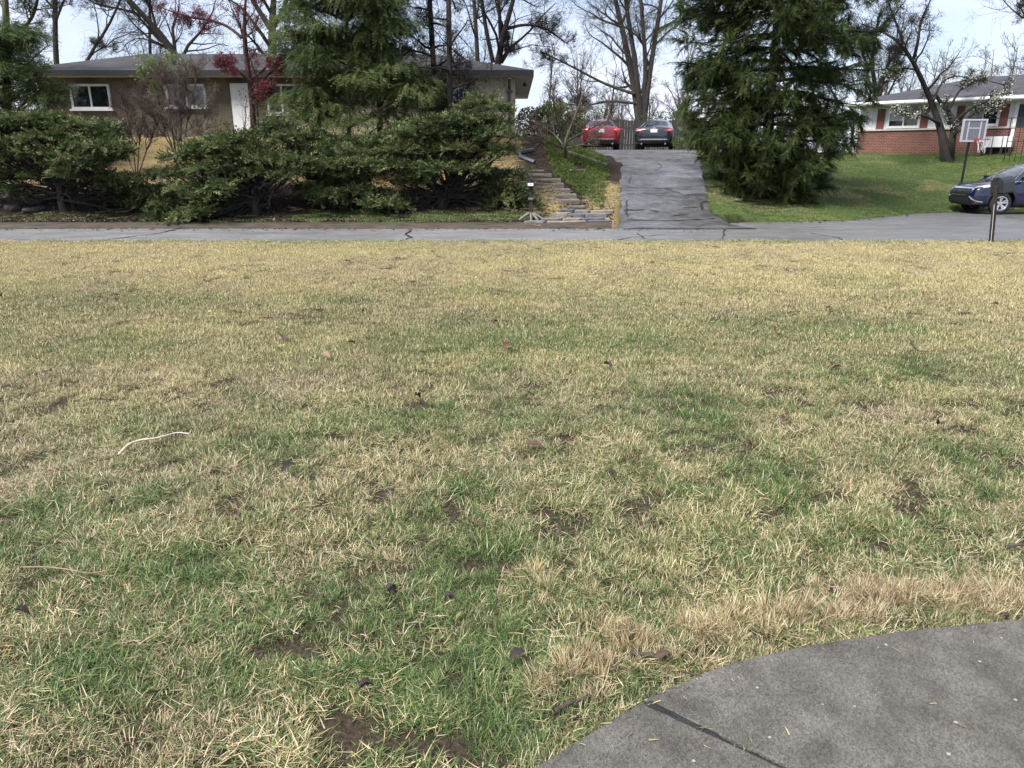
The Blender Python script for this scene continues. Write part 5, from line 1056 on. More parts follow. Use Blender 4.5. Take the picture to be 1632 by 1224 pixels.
ML_jun = leafmat('juniper_green', [(0.029, 0.046, 0.017), (0.066, 0.095, 0.033), (0.127, 0.156, 0.057), (0.231, 0.248, 0.099)], .2)
ML_jbr = leafmat('juniper_brown', [(.10, .07, .035), (.17, .12, .06)], .2)
ML_ced = leafmat('cedar_olive', [(0.041, 0.069, 0.021), (0.083, 0.124, 0.039), (0.136, 0.172, 0.057), (0.196, 0.224, 0.086)], .36)
ML_pin = leafmat('pine_green', [(0.037, 0.066, 0.020), (0.083, 0.121, 0.037), (0.143, 0.182, 0.066)], .3)
ML_spr = leafmat('spruce_green', [(0.029, 0.048, 0.014), (0.060, 0.089, 0.025), (0.106, 0.134, 0.041), (0.168, 0.186, 0.060)], .3)
ML_shr = leafmat('shrub_green', [(.04, .06, .018), (.08, .105, .03), (.13, .15, .045)], .35)
ML_red = leafmat('burgundy_leaf', [(0.098, 0.018, 0.029), (0.195, 0.039, 0.058), (0.286, 0.078, 0.091)], .35)
ML_new = leafmat('fresh_leaf', [(.09, .17, .03), (.15, .24, .05), (.22, .30, .08)], .4)
ML_blo = leafmat('blossom_white', [(.55, .55, .40), (.68, .68, .56), (.78, .78, .70)], .3)
def foliage(pads, Y, dens_, T, size, mode, rg, zmin=-.35, flat=1.0, depth=.75, shell=.62):
    """sprays over ellipsoid pads (u, v, ru, rv, dY[, tintshift])"""
    VV = []; FF = []; TT = []; o = 0; cs = []
    for p in pads:
        y = Y + (p[4] if len(p) > 4 else 0); c = np.array(at(p[0], p[1], y)); k = mpp(y, c[2]); a, h = p[2] * k, p[3] * k * flat; b_ = max(.3, a * depth); cs.append((c, a, b_, h))
        n = int(dens_ * 3.2 * (a * b_ + (a + b_) * h)) + 4; d = nrm(rg.normal(size=(n * 2, 3))); d = d[d[:, 2] > zmin][:n]; n = len(d)
        rad = shell + (1.02 - shell) * rg.random((n, 1)) ** .6; pos = c + d * np.array([a, b_, h]) * rad; hor = d * np.array([1, 1, .0]); hor = nrm(hor + rg.normal(0, .25, d.shape) * np.array([1, 1, 0]))
        if mode == 'up': X = hor + np.array([0, 0, 1]) * (.12 + .5 * d[:, 2:3]) + rg.normal(0, .22, (n, 3)); Z = np.array([0, 0, 1]) + rg.normal(0, .25, (n, 3))
        elif mode == 'shingle':
            Nn = nrm(d / np.array([a, b_, h])); tg = hor * .9 + np.array([0, 0, .2]) + rg.normal(0, .35, (n, 3)); tg = tg - (tg * Nn).sum(1, keepdims=True) * Nn; X = nrm(tg) + .32 * Nn + rg.normal(0, .15, (n, 3)); Z = Nn + rg.normal(0, .22, (n, 3))
        elif mode == 'droop': X = hor * .8 + np.array([0, 0, -1]) * rg.uniform(.1, .9, (n, 1)) + rg.normal(0, .25, (n, 3)); Z = np.array([0, 0, 1]) + hor * .5 + rg.normal(0, .3, (n, 3))
        else: X = d + rg.normal(0, .5, (n, 3)); Z = rg.normal(size=(n, 3))
        tv, tf = T[rg.integers(0, len(T))]; pt = rg.normal(0, .10); V, F = stamp(tv, tf, pos, X, Z, rg.uniform(.65, 1.25, n) * size)
        VV.append(V); FF.append(F + o); o += len(V); TT.append(np.repeat(np.clip(rg.normal(.45 + 1.6 * pt, .22, n), 0, 1), len(tv)))
    return np.concatenate(VV), np.concatenate(FF), np.concatenate(TT), cs
def limbs_to(cs, base, fork, rg, r_t, r_b, sag=.2):
    P = []; Q = []
    for c, a, b_, h in cs:
        end = c - np.array([0, 0, h * .3]); fork_ = fork; fork = base + (fork_ - base) * rg.uniform(.35, 1.15) + rg.normal(0, .07, 3); mid = fork * .5 + end * .5 + np.array([0, 0, -sag * rg.random() * 1.8]) + rg.normal(0, .08, 3); p, r = resample([fork + rg.normal(0, .05, 3), fork * .75 + mid * .25 + rg.normal(0, .06, 3), mid, end * .8 + mid * .2 + rg.normal(0, .06, 3), end], [r_b, r_b * .8, r_b * .6, r_b * .4, r_b * .2], 8); P.append(p + rg.normal(0, .03, p.shape)); Q.append(r * rg.uniform(.6, 1.3)); fork = fork_
    return np.stack(P), np.stack(Q)
def juniper(label, pads, Y, trunk_uv, fork_uv, seed, brown=(), dens_=88, size=.25):
    rg = np.random.default_rng(seed); base = np.array(gh(*trunk_uv)); f = at(fork_uv[0], fork_uv[1], base[1] + .1); fork = np.array(f); t = thing('juniper', label, 'juniper', tuple(base), 0, 'junipers on the bank')
    pads = [(a_, b_ + 9, c_, d_, e_) for a_, b_, c_, d_, e_ in pads]; pads = pads + [(q_[0] + rg.choice((-1, 1)) * q_[2] * rg.uniform(.7, 1.05), q_[1] + q_[3] * rg.uniform(-.5, 1.0), q_[2] * rg.uniform(.25, .5), q_[3] * rg.uniform(.4, .7), q_[4] + rg.uniform(-.4, .4)) for q_ in pads if rg.random() < .75]
    sp_ = []
    for q_ in pads:
        for k_ in range(3 if q_[2] > 24 else 1):
            e_ = rg.uniform(-.75, .75) if q_[2] > 24 else 0.0
            sp_.append((q_[0] + e_ * q_[2], q_[1] + rg.uniform(-.25, .25) * q_[3] + abs(e_) * q_[3] * .5, q_[2] * rg.uniform(.40, .62), q_[3] * rg.uniform(.42, .66), q_[4] + rg.uniform(-.5, .4)) if q_[2] > 24 else q_)
    V, F, T, cs = foliage(sp_, base[1] + .3, dens_, TJ, size, 'shingle', rg, zmin=.02, flat=1.0, shell=.72, depth=1.0)
    V2, F2, T2, _ = foliage(sp_, base[1] + .3, dens_ * .4, TJ, size * 1.25, 'up', rg, zmin=-.1, flat=.8, shell=.75, depth=1.0); F = np.concatenate([F, F2 + len(V)]); V = np.concatenate([V, V2]); T = np.concatenate([T, T2])
    cw = mesh_np('crown', V, F, ML_jun, t, attrs={'tint': T})
    if brown:
        V, F, T, _ = foliage(brown, base[1] + .3, dens_, TJ, size, 'up', rg); mesh_np('dead_sprays', V, F, ML_jbr, cw, attrs={'tint': T})
    P, Q = limbs_to(cs, base, fork, rg, .14, .04); parts = [tubes_np(P, Q, 6)]
    tp, tr_ = resample([base - np.array([0, 0, .25]), base + (fork - base) * .4 + rg.normal(0, .06, 3), fork + np.array([0, 0, .05])], [.14, .10, .09], 8); tk = [tubes_np(tp[None], tr_[None], 9)]
    for k in range(3):
        q = base + np.array([rg.uniform(-.25, .25), rg.uniform(-.1, .2), -.2]); a, b_ = resample([q, q * .5 + fork * .5 + rg.normal(0, .1, 3), fork + rg.normal(0, .12, 3)], [.07, .05, .045], 8); tk.append(tubes_np(a[None], b_[None], 7))
    V, F = join(tk); mesh_np('trunk', V, F, BK_dark, t, smooth=True)
    tw, tq = spawn(P, Q, 10, .4, (25, 70), 5, .05, .25, .3, rg, rmin=.009); tw2, tq2 = spawn(tw, tq, 3, .6, (20, 60), 4, 0, .25, .3, rg, rmin=.005); V, F = join(parts + [tubes_np(tw, tq, 4), tubes_np(tw2, tq2, 3)]); mesh_np('limbs', V, F, BK_dark, t)
    return t
J1p = [(15, 190, 45, 14, 0), (60, 181, 50, 12, .2), (112, 190, 55, 13, -.2), (150, 205, 42, 13, 0), (25, 215, 50, 15, -.5), (80, 210, 45, 14, -.7), (135, 225, 48, 14, -.6), (165, 240, 36, 12, -.2), (8, 240, 35, 16, -.4), (18, 266, 34, 16, -.2), (60, 233, 32, 11, -.9), (116, 248, 30, 18, -1.0), (100, 272, 18, 15, -1.1), (148, 254, 34, 10, -.6), (192, 275, 40, 12, 0), (205, 298, 36, 12, .1), (178, 286, 26, 10, .2), (-40, 200, 50, 25, 0), (-45, 250, 50, 25, 0), (40, 200, 40, 12, .5), (165, 215, 24, 8, -.3), (215, 318, 30, 12, -.2), (185, 312, 24, 10, .3), (5, 292, 26, 12, 0)]
juniper('large spreading juniper at the far left, trunk rising beside dark rocks', J1p, 22, (106, 338), (98, 285), 11)
J2p = [(300, 243, 42, 11, 0), (338, 231, 45, 11, .1), (372, 216, 46, 11, .3), (430, 205, 50, 11, .3), (480, 214, 42, 11, .3), (400, 238, 58, 13, -.4), (450, 243, 48, 13, -.4), (300, 268, 48, 13, -.3), (350, 260, 48, 13, -.6), (276, 294, 36, 15, -.3), (320, 288, 42, 15, -.7), (262, 320, 26, 15, -.3), (300, 334, 32, 13, -.8), (340, 303, 28, 13, -.7), (430, 265, 38, 12, -.5), (470, 265, 30, 12, -.2), (505, 232, 36, 12, .2), (455, 192, 26, 8, .4), (390, 224, 42, 9, -.1), (285, 350, 24, 8, -.9), (255, 340, 22, 12, -.5), (330, 325, 26, 12, -.6), (365, 285, 30, 11, -.6), (240, 300, 18, 12, 0)]
juniper('low wide juniper with drooping left side, below the white front door', J2p, 22, (408, 342), (405, 297), 12)
J3p = [(520, 248, 38, 14, .1), (560, 252, 42, 14, -.1), (540, 276, 38, 14, -.3), (512, 290, 32, 12, -.2), (574, 278, 32, 13, -.3), (600, 262, 30, 13, .1), (548, 298, 28, 10, -.4), (490, 262, 26, 11, .2), (530, 310, 28, 9, -.3), (505, 275, 26, 10, .1), (590, 295, 26, 11, -.2)]
juniper('small rounded juniper wedged between the two larger ones under the olive cedar', J3p, 22.4, (548, 335), (545, 305), 13)
J4p = [(768, 151, 20, 5, .3), (765, 162, 24, 6, .3), (788, 167, 24, 7, .2), (728, 184, 46, 9, .1), (690, 187, 50, 10, 0), (770, 184, 40, 10, .1), (652, 205, 46, 11, -.1), (710, 204, 52, 11, -.3), (780, 204, 36, 11, 0), (622, 225, 42, 12, 0), (672, 233, 56, 13, -.5), (740, 224, 42, 11, -.3), (788, 229, 30, 12, 0), (602, 250, 36, 13, .1), (642, 254, 42, 13, -.5), (690, 258, 46, 13, -.8), (738, 258, 36, 12, -.5), (612, 312, 26, 18, -.8), (632, 322, 20, 12, -.9), (800, 270, 36, 14, 0), (813, 293, 32, 14, -.1), (782, 280, 26, 12, .2), (828, 308, 16, 10, .0), (672, 275, 24, 10, -.7), (600, 330, 20, 10, -.7), (840, 322, 14, 10, -.1), (655, 282, 22, 9, -.4), (805, 312, 24, 12, -.2)]
juniper('tallest juniper, standing left of the mailbox with browning tips', J4p, 22, (700, 330), (718, 300), 14, brown=[(728, 238, 24, 8, -.6), (614, 292, 10, 9, -.9), (790, 245, 18, 8, -.3), (758, 248, 14, 9, -.5)])

# ---- olive feathery cedar in front of the house
def env_pads(rows, Y, n, rg, ru=(20, 38), rv=(8, 15), dy=.9):
    out = []; vs = [r[0] for r in rows]
    for _ in range(n):
        v = rg.uniform(vs[0], vs[-1]); a = np.interp(v, vs, [r[1] for r in rows]); b_ = np.interp(v, vs, [r[2] for r in rows]); u = rg.uniform(a, b_); e = 1 - abs((u - (a + b_) / 2) / ((b_ - a) / 2 + 1)); out.append((u, v, rg.uniform(*ru), rg.uniform(*rv), rg.uniform(-dy, dy) * (.3 + e)))
    return out
def conifer(label, rows, Y, trunk, seed, n, T, size, lm, dens_, mode, bk, name='conifer', cat='tree', ru=(20, 38), rv=(8, 15), dy=.9, group=None, extra=()):
    rg = np.random.default_rng(seed); P, Rr = limbs_px([trunk], Y, seed, n=14, depth=.0); b0 = P[0, 0].copy(); b0[2] = hz(b0[0], b0[1]) - .1; P[0, 0] = b0; t = thing(name, label, cat, tuple(b0), 0, group)
    V, F = tubes_np(P, Rr, 9); mesh_np('trunk', V, F, bk, t, smooth=True)
    pads = env_pads(rows, Y, n, rg, ru, rv, dy) + list(extra); V, F, T_, cs = foliage(pads, Y, dens_, T, size, mode, rg, zmin=-.7, shell=.25); cw = mesh_np('crown', V, F, lm, t, attrs={'tint': T_})
    BP = []; BQ = []
    for c, a, b_, h in cs:
        zz = min(c[2] - .3 - .35 * abs(c[0] - b0[0]), P[0, -1, 2]); k = np.argmin(np.abs(P[0, :, 2] - zz)); s_ = P[0, k]; p, r = resample([s_, s_ * .5 + c * .5 + np.array([0, 0, .08]), c + (c - s_) * .12], [.03, .02, .007], 6); BP.append(p); BQ.append(r)
    BP, BQ = np.stack(BP), np.stack(BQ); tw, tq = spawn(BP, BQ, 4, .3, (30, 70), 4, -.05, .2, .3, rg, rmin=.006); V, F = join([tubes_np(BP, BQ, 4), tubes_np(tw, tq, 3)]); mesh_np('limbs', V, F, bk, t); return t
conifer('feathery olive-green cedar in front of the middle of the house', [(-140, 500, 600), (-40, 470, 640), (30, 455, 645), (90, 440, 640), (130, 430, 682), (180, 445, 690), (230, 470, 655), (270, 500, 600)], 24.6, [(556, 300, 5), (556, 200, 4.5), (554, 100, 4), (552, 0, 3.5), (550, -150, 2)], 21, 190, TC, .36, ML_ced, 56, 'droop', BK_moss)
conifer('soft green pine at the far left edge before the brown house', [(30, -60, 35), (80, -60, 40), (100, -60, 74), (120, -60, 84), (140, -60, 86), (165, -60, 84), (180, -50, 70)], 24.5, [(8, 250, 7), (9, 150, 7), (10, 60, 6), (9, 0, 5), (6, -140, 2)], 22, 75, TP, .44, ML_pin, 32, 'droop', BK_moss, rv=(6, 12))
conifer('thin olive-trunked cedar rising behind the feathery one', [(-140, 570, 640), (-30, 560, 670), (60, 575, 650), (120, 590, 690), (160, 600, 690)], 26.4, [(606, 280, 7), (605, 150, 7), (603, 60, 7), (605, 0, 6), (612, -140, 3)], 23, 44, TC, .4, ML_ced, 18, 'droop', BK_moss)

# ---- big Norway spruce beside the driveway
def spruce():
    rg = np.random.default_rng(31); b0 = gh(1216, 316); Hh = 13.5; base = np.array(b0); t = thing('spruce', 'huge dark Norway spruce right of the driveway', 'tree', tuple(base))
    tp, tr_ = resample([base - np.array([0, 0, .2]), base + np.array([-.1, 0, 4]), base + np.array([0, 0, Hh])], [.22, .15, .03], 14); V, F = tubes_np(tp[None], tr_[None], 10); mesh_np('trunk', V, F, BK_dark, t, smooth=True)
    P = []; Q = []; z = .35
    while z < Hh - .4:
        Lr = np.interp(z, [0, .6, 1.4, 2.4, 4.2, 6.0, 8.0, 10, Hh], [1.35, 1.85, 2.35, 2.65, 3.2, 3.4, 3.1, 2.4, .2]); nb = 6 if z < 8 else 5
        for k in range(nb):
            a = rg.uniform(0, 6.283); l = Lr * rg.uniform(.78, 1.06); d = np.array([math.cos(a), math.sin(a), 0]); s_ = base + np.array([0, 0, z]); dr = l * rg.uniform(.05, .24)
            pts = [s_, s_ + d * l * .3 + np.array([0, 0, .05]), s_ + d * l * .65 - np.array([0, 0, dr * .7]), s_ + d * l * .88 - np.array([0, 0, dr * .95]), s_ + d * l - np.array([0, 0, dr * .72])]; p, r = resample(pts, [.05, .04, .025, .014, .006], 9); P.append(p + rg.normal(0, .02, p.shape)); Q.append(r)
        z += rg.uniform(.24, .36)
    P, Q = np.stack(P), np.stack(Q); tw, tq = spawn(P, Q, 9, .30, (30, 62), 5, -.12, .12, .22, rg, rmin=.008, lmin=.3); V, F = join([tubes_np(P, Q, 5), tubes_np(tw, tq, 3)]); mesh_np('limbs', V, F, BK_dark, t)
    # hanging sprays on limbs and branchlets
    pos = []; X = []
    for A_, nn in ((P, 60), (tw, 24)):
        M, n, _ = A_.shape; tt = rg.uniform(.22, 1.0, (M, nn)); f = tt * (n - 1); i = np.minimum(f.astype(int), n - 2); w = (f - i)[..., None]; m = np.arange(M)[:, None]; S = A_[m, i] * (1 - w) + A_[m, i + 1] * w; D = nrm(A_[m, i + 1] - A_[m, i]); sd_ = rg.normal(size=S.shape) * np.array([1, 1, .15])
        dn = np.array([0, 0, -1.]) * rg.uniform(-.35, .75, S.shape[:2])[..., None]; pos.append(S.reshape(-1, 3)); X.append((D * .75 + sd_ * .45 + dn).reshape(-1, 3))
    zi = rg.uniform(.3, Hh - 1, 9000); ri = np.interp(zi, [0, 2.4, 6, Hh], [1.0, 1.5, 1.7, .2]) * np.sqrt(rg.random(9000)); ai = rg.uniform(0, 6.283, 9000); di = np.stack([np.cos(ai), np.sin(ai), 0 * ai], 1); pos.append(base + di * ri[:, None] + np.stack([0 * zi, 0 * zi, zi], 1)); X.append(di + np.array([0, 0, -1]) * rg.uniform(-.2, .8, (9000, 1)) + rg.normal(0, .3, (9000, 3)))
    pos = np.concatenate(pos); X = np.concatenate(X); n = len(pos); sh = rg.permutation(n); pos, X = pos[sh], X[sh]; clump = fbm(pos[:, 0] * 1.6 + pos[:, 2], pos[:, 2] * 1.6 + pos[:, 1], 91); tv, tf = TS[0]; h = n // 2; VV = []; FF = []; TT = []; o = 0
    for (a, b_), T in (((0, h), TS[0]), ((h, n), TS[1])):
        tv, tf = T; V, F = stamp(tv, tf, pos[a:b_], X[a:b_], np.array([0, 0, 1.]) + rg.normal(0, .4, (b_ - a, 3)), rg.uniform(.2, .42, b_ - a)); VV.append(V); FF.append(F + o); o += len(V); TT.append(np.repeat(np.clip(.15 + .6 * (clump[a:b_] - .2) + rg.normal(0, .16, b_ - a), 0, 1), len(tv)))
    mesh_np('crown', np.concatenate(VV), np.concatenate(FF), ML_spr, t, attrs={'tint': np.concatenate(TT)}); print('spruce sprays', n)
spruce()

# ---- bare trees behind and in front of the left house
BT = 'bare trees around the brown house'
bare_tree('bare_tree', 'slim dark bare tree behind the left end of the brown house roof', [[(88, 112, 6), (87, 50, 5.5), (88, 0, 5), (90, -120, 3.5), (95, -260, 1)], [(90, 30, 3), (100, 5, 2.5), (120, -40, 1.5)]], 46, 101, BK_dark, (9, 7, 6, 6), (.32, .62, .75, .8), BT)
bare_tree('bare_tree', 'thin bare tree leaning right above the left end of the roof', [[(124, 108, 4), (140, 92, 3.6), (157, 68, 3.2), (187, 20, 2.6), (205, -40, 1.5)], [(150, 84, 1.8), (165, 75, 1.4), (180, 74, .8)]], 45, 102, BK_dark, (7, 6, 5, 6), (.5, .62, .75, .8), BT)
bare_tree('bare_tree', 'heavy dark limb leaning left over the roof, left of the red-leaved tree', [[(290, 92, 9), (272, 72, 8), (248, 45, 7), (224, 20, 6), (185, -20, 4), (150, -80, 2)], [(232, 27, 3.5), (195, 14, 2.6), (150, 8, 1.8), (120, -20, 1)], [(250, 47, 3), (240, 10, 2.4), (230, -50, 1.2)]], 47, 103, BK_dark, (9, 7, 6, 6), (.42, .62, .75, .8), BT)
bare_tree('bare_tree', 'straight slender bare tree crossing behind the heavy leaning limb', [[(238, 92, 3.6), (238, 40, 3.2), (239, 0, 3), (241, -110, 1.5)]], 50, 104, BK_dark, (14, 6, 5, 6), (.25, .62, .75, .8), BT)
bare_tree('bare_tree', 'thick forked bare trunk behind the roof beside the red-leaved tree', [[(433, 86, 10), (432, 60, 9), (432, 36, 9), (436, 5, 6), (440, -60, 4), (445, -160, 2)], [(430, 44, 7), (415, 20, 5.5), (398, -5, 4), (375, -60, 2)], [(436, 42, 6), (450, 22, 5), (458, -5, 4), (480, -70, 2)], [(446, 16, 3), (462, 8, 2.5), (480, -4, 1.4)]], 46, 105, BK_dark, (9, 7, 6, 6), (.4, .62, .75, .8), BT)
bare_tree('bare_tree', 'straight bare trunk crossing the cream wall, left one of the pair', [[(699, 250, 6.5), (694, 150, 6.5), (689, 70, 6), (684, 0, 5.5), (678, -130, 4), (674, -260, 1)]], 25.3, 106, BK_dark, (26, 6, 5, 5), (.16, .62, .75, .8), BT, tmin=.12, up=0.0, angs=(55, 90))
bare_tree('bare_tree', 'straight bare trunk crossing the cream wall beside the octagon window', [[(718, 260, 6.5), (717, 150, 6.2), (716, 70, 6), (715, 0, 5.5), (713, -130, 4), (712, -260, 1)]], 25.0, 107, BK_dark, (26, 6, 5, 5), (.16, .62, .75, .8), BT, tmin=.12, up=0.0, angs=(55, 90))
bare_tree('bare_tree', 'slender bare trunk behind the cream end of the roof', [[(762, 105, 5), (759, 55, 4.6), (756, 0, 4), (745, -110, 2)]], 44, 108, BK_dark, (10, 7, 6, 6), (.35, .62, .75, .8), BT)
bare_tree('bare_tree', 'many-forked dark bare tree behind the right end of the brown house roof', [[(790, 108, 8), (792, 80, 7), (803, 50, 6), (815, 15, 5), (832, -50, 3), (850, -140, 1)], [(786, 100, 5), (776, 55, 4.6), (768, 5, 4), (762, -70, 2)], [(798, 62, 5), (796, 20, 4), (790, -60, 2)], [(808, 46, 3.6), (835, 38, 3), (870, 44, 2.2), (905, 70, 1)], [(800, 100, 3), (812, 80, 2.6), (808, 60, 2.2)]], 45, 109, BK_dark, (10, 7, 6, 6), (.42, .62, .75, .8), BT)
bare_tree('bare_tree', 'tall many-stemmed bare tree behind the fence above the parked cars', [[(1022, 205, 9), (1010, 135, 7), (998, 70, 6), (980, 0, 5), (962, -90, 2)], [(1022, 190, 7), (1014, 110, 5.5), (1003, 40, 5), (992, -30, 3), (985, -110, 1.4)], [(1026, 195, 7), (1036, 110, 5.5), (1048, 40, 5), (1058, -30, 3.4), (1070, -110, 1.4)], [(1024, 190, 6), (1030, 110, 5), (1024, 30, 4), (1014, -60, 2)], [(1012, 150, 3.4), (965, 135, 2.8), (910, 105, 2.0), (862, 82, 1)], [(1015, 165, 3), (970, 160, 2.4), (930, 170, 1.6), (900, 165, 1)]], 48, 110, BK_grey, (11, 7, 6, 6), (.38, .62, .75, .8), BT)
bare_tree('bare_tree', 'mossy bare tree cut by the left edge above the pine', [[(14, 230, 7), (12, 120, 7), (11, 55, 7), (8, 0, 6.5), (4, -120, 4)], [(12, 62, 4.5), (32, 50, 4), (52, 30, 3.4), (60, 0, 3), (70, -50, 1.5)]], 27.0, 111, BK_moss, (8, 7, 6, 6), (.4, .62, .75, .8), BT)
bare_tree('bare_tree', 'dark bare tree between the spruce and the brick house', [[(1400, 165, 6), (1398, 140, 5), (1385, 110, 4.4), (1392, 70, 3.4), (1402, 20, 2)], [(1398, 140, 4), (1412, 110, 3), (1428, 80, 2)], [(1386, 112, 3), (1372, 80, 2.4), (1368, 40, 1.4)]], 50, 112, BK_dark, (10, 8, 6, 6), (.5, .62, .75, .8), BT)
bare_tree('bare_tree', 'bare twigs of a tree at the upper right corner', [[(1660, 130, 6), (1655, 60, 5), (1645, 0, 4), (1640, -90, 2)], [(1655, 50, 3), (1636, 30, 2), (1622, 4, 1.2)]], 52, 113, BK_grey, (9, 7, 6, 6), (.45, .62, .75, .8), BT)
# red-leaved tree in front of the house
bare_tree('red_leaved_tree', 'gnarled tree with burgundy leaves in front of the white door', [[(404, 235, 7), (403, 190, 6.5), (404, 150, 6), (396, 110, 6), (386, 76, 5.5), (384, 55, 5), (391, 32, 4), (388, 5, 3), (396, -40, 1.2)], [(385, 60, 3.6), (368, 44, 3), (345, 33, 2.5), (305, 29, 2), (262, 14, 1)], [(404, 150, 4), (425, 120, 3), (450, 95, 2), (475, 90, 1)], [(400, 130, 3.5), (375, 110, 2.6), (352, 100, 1.6)], [(404, 165, 4), (420, 150, 3), (440, 145, 1.6)]], 25.2, 120, BK_red, (8, 6, 5, 3), (.32, .6, .75, .8), None, leaves=(TL[0], TL[1], .05, 11000, ML_red, 'leaves'), rfine=.004, tmin=.3, depth=.3)
# shrubs in front of the house
bare_tree('leafing_shrub', 'tall shrub with fresh green leaves over the roof edge, left of the bare shrubs', [[(280, 245, 2.4), (272, 190, 2), (262, 140, 1.5), (250, 105, 1)], [(283, 245, 2.2), (290, 190, 1.8), (296, 140, 1.4), (302, 105, .8)], [(278, 243, 2), (262, 200, 1.6), (244, 150, 1.2), (236, 110, .7)]], 25.2, 121, BK_twig, (6, 5, 4, 3), (.35, .6, .75, .8), None, leaves=(TL[0], TL[1], .075, 1500, ML_new, 'leaves'), rfine=.0035, cat='shrub', tmin=.6, depth=.3)
bare_tree('bare_shrub', 'reddish twiggy bare shrub before the brown wall between its windows', [[(216, 275, 1.5), (212, 230, 1.2), (205, 190, 1), (196, 160, .6)], [(219, 275, 1.5), (222, 230, 1.2), (228, 185, 1), (226, 140, .6)], [(222, 275, 1.5), (235, 235, 1.2), (250, 200, .9), (262, 165, .6)], [(214, 275, 1.3), (198, 240, 1), (188, 215, .6)]], 24.2, 122, BK_red, (9, 6, 5, 3), (.42, .6, .75, .8), 'bare shrubs before the house', rfine=.0035, cat='shrub', depth=.3, up=.25)
bare_tree('bare_shrub', 'upright bare shrub with many stems before the second window', [[(288, 255, 1.6), (280, 210, 1.4), (270, 170, 1), (255, 120, .6)], [(291, 255, 1.6), (296, 205, 1.4), (306, 160, 1), (316, 110, .6)], [(294, 255, 1.6), (312, 215, 1.3), (330, 180, 1), (345, 150, .6)], [(285, 255, 1.5), (265, 220, 1.2), (245, 190, .8), (230, 165, .5)], [(290, 255, 1.6), (288, 200, 1.4), (286, 150, 1), (284, 100, .6)]], 24.0, 123, BK_twig, (10, 6, 5, 3), (.38, .6, .75, .8), 'bare shrubs before the house', rfine=.0035, cat='shrub', depth=.3, up=.25)
# small spreading tree in the bed by the steps
pbt = gh(902, 254)
bare_tree('bare_tree', 'small spreading bare tree in the bed left of the driveway', [[(902, 254, 4), (899, 240, 3.6), (899, 228, 3.4), (908, 205, 2.4), (922, 170, 1.6), (938, 125, .8)], [(899, 232, 2.6), (882, 212, 1.8), (858, 198, 1.2), (832, 190, .7)], [(900, 228, 2.6), (918, 217, 2), (945, 203, 1.4), (980, 186, .7)], [(899, 230, 2.6), (889, 200, 1.8), (884, 170, 1.3), (880, 135, .7)], [(900, 236, 2), (925, 232, 1.5), (950, 220, 1.1), (972, 212, .6)], [(898, 236, 2), (875, 225, 1.4), (850, 212, 1), (828, 205, .6)]], pbt.y, 130, BK_twig, (6, 5, 4, 3), (.34, .6, .75, .8), None, rfine=.004, depth=.7, tmin=.3, up=.05)
# blossoming tree before the brick house
pbl = gh(1510, 259)
bare_tree('blossoming_tree', 'dark multi-stemmed tree with white blossom before the brick house', [[(1510, 260, 13), (1508, 240, 12), (1504, 222, 9), (1498, 200, 7.5), (1490, 172, 6.5), (1476, 142, 5.5), (1462, 115, 5), (1456, 92, 4.6), (1440, 70, 3.6), (1420, 52, 2.6), (1395, 40, 1.8), (1372, 38, 1)], [(1514, 255, 9), (1517, 225, 7.5), (1523, 195, 6.5), (1512, 178, 5), (1500, 165, 4.4), (1490, 150, 3.4)], [(1456, 94, 4), (1464, 66, 3.2), (1466, 34, 2.6), (1482, 4, 1.6), (1494, -30, .8)], [(1440, 70, 3), (1428, 36, 2.4), (1414, 0, 1.6), (1405, -40, .8)], [(1523, 196, 5), (1540, 176, 4), (1560, 165, 3), (1598, 163, 1.6)], [(1521, 205, 5), (1545, 185, 3.6), (1565, 172, 2.6), (1590, 170, 1.4)], [(1496, 196, 4), (1478, 186, 3), (1455, 180, 2.2), (1436, 174, 1.2)], [(1462, 112, 2), (1440, 108, 1.4), (1420, 116, 1)], [(1488, 160, 3), (1500, 130, 2), (1520, 118, 1.2), (1560, 130, .7)], [(1512, 176, 3), (1530, 140, 2), (1560, 125, 1.4), (1600, 135, .8)]], pbl.y, 140, BK_dark, (7, 6, 5, 3), (.3, .6, .75, .8), None, rfine=.0065, depth=.5, tmin=.3)
rg = np.random.default_rng(141); bt = [o for o in COL.objects if o.name.startswith('blossoming_tree')][0]; crn = [c for c in bt.children if c.name.startswith('crown')][0]
co = np.empty(len(crn.data.vertices) * 3, np.float32); crn.data.vertices.foreach_get('co', co); co = co.reshape(-1, 3); cw_ = co + np.array(bt.location); zlim = at(1510, 105, pbl.y).z
low = cw_[(cw_[:, 2] < zlim)]; cl = fbm(low[:, 0] * 1.8 + 5, low[:, 2] * 1.8 + low[:, 1], 95); low = low[cl > .5]; n = 2600; pos = low[rg.integers(0, len(low), n)] + rg.normal(0, .05, (n, 3)); V, F = stamp(TL[0], TL[1], pos, rg.normal(size=(n, 3)), rg.normal(size=(n, 3)), rg.uniform(.05, .10, n)); mesh_np('blossom', V, F, ML_blo, crn, attrs={'tint': np.repeat(rg.random(n), 4)}, world=False)
crn.children[0].data.transform(Matrix.Translation(-bt.location))

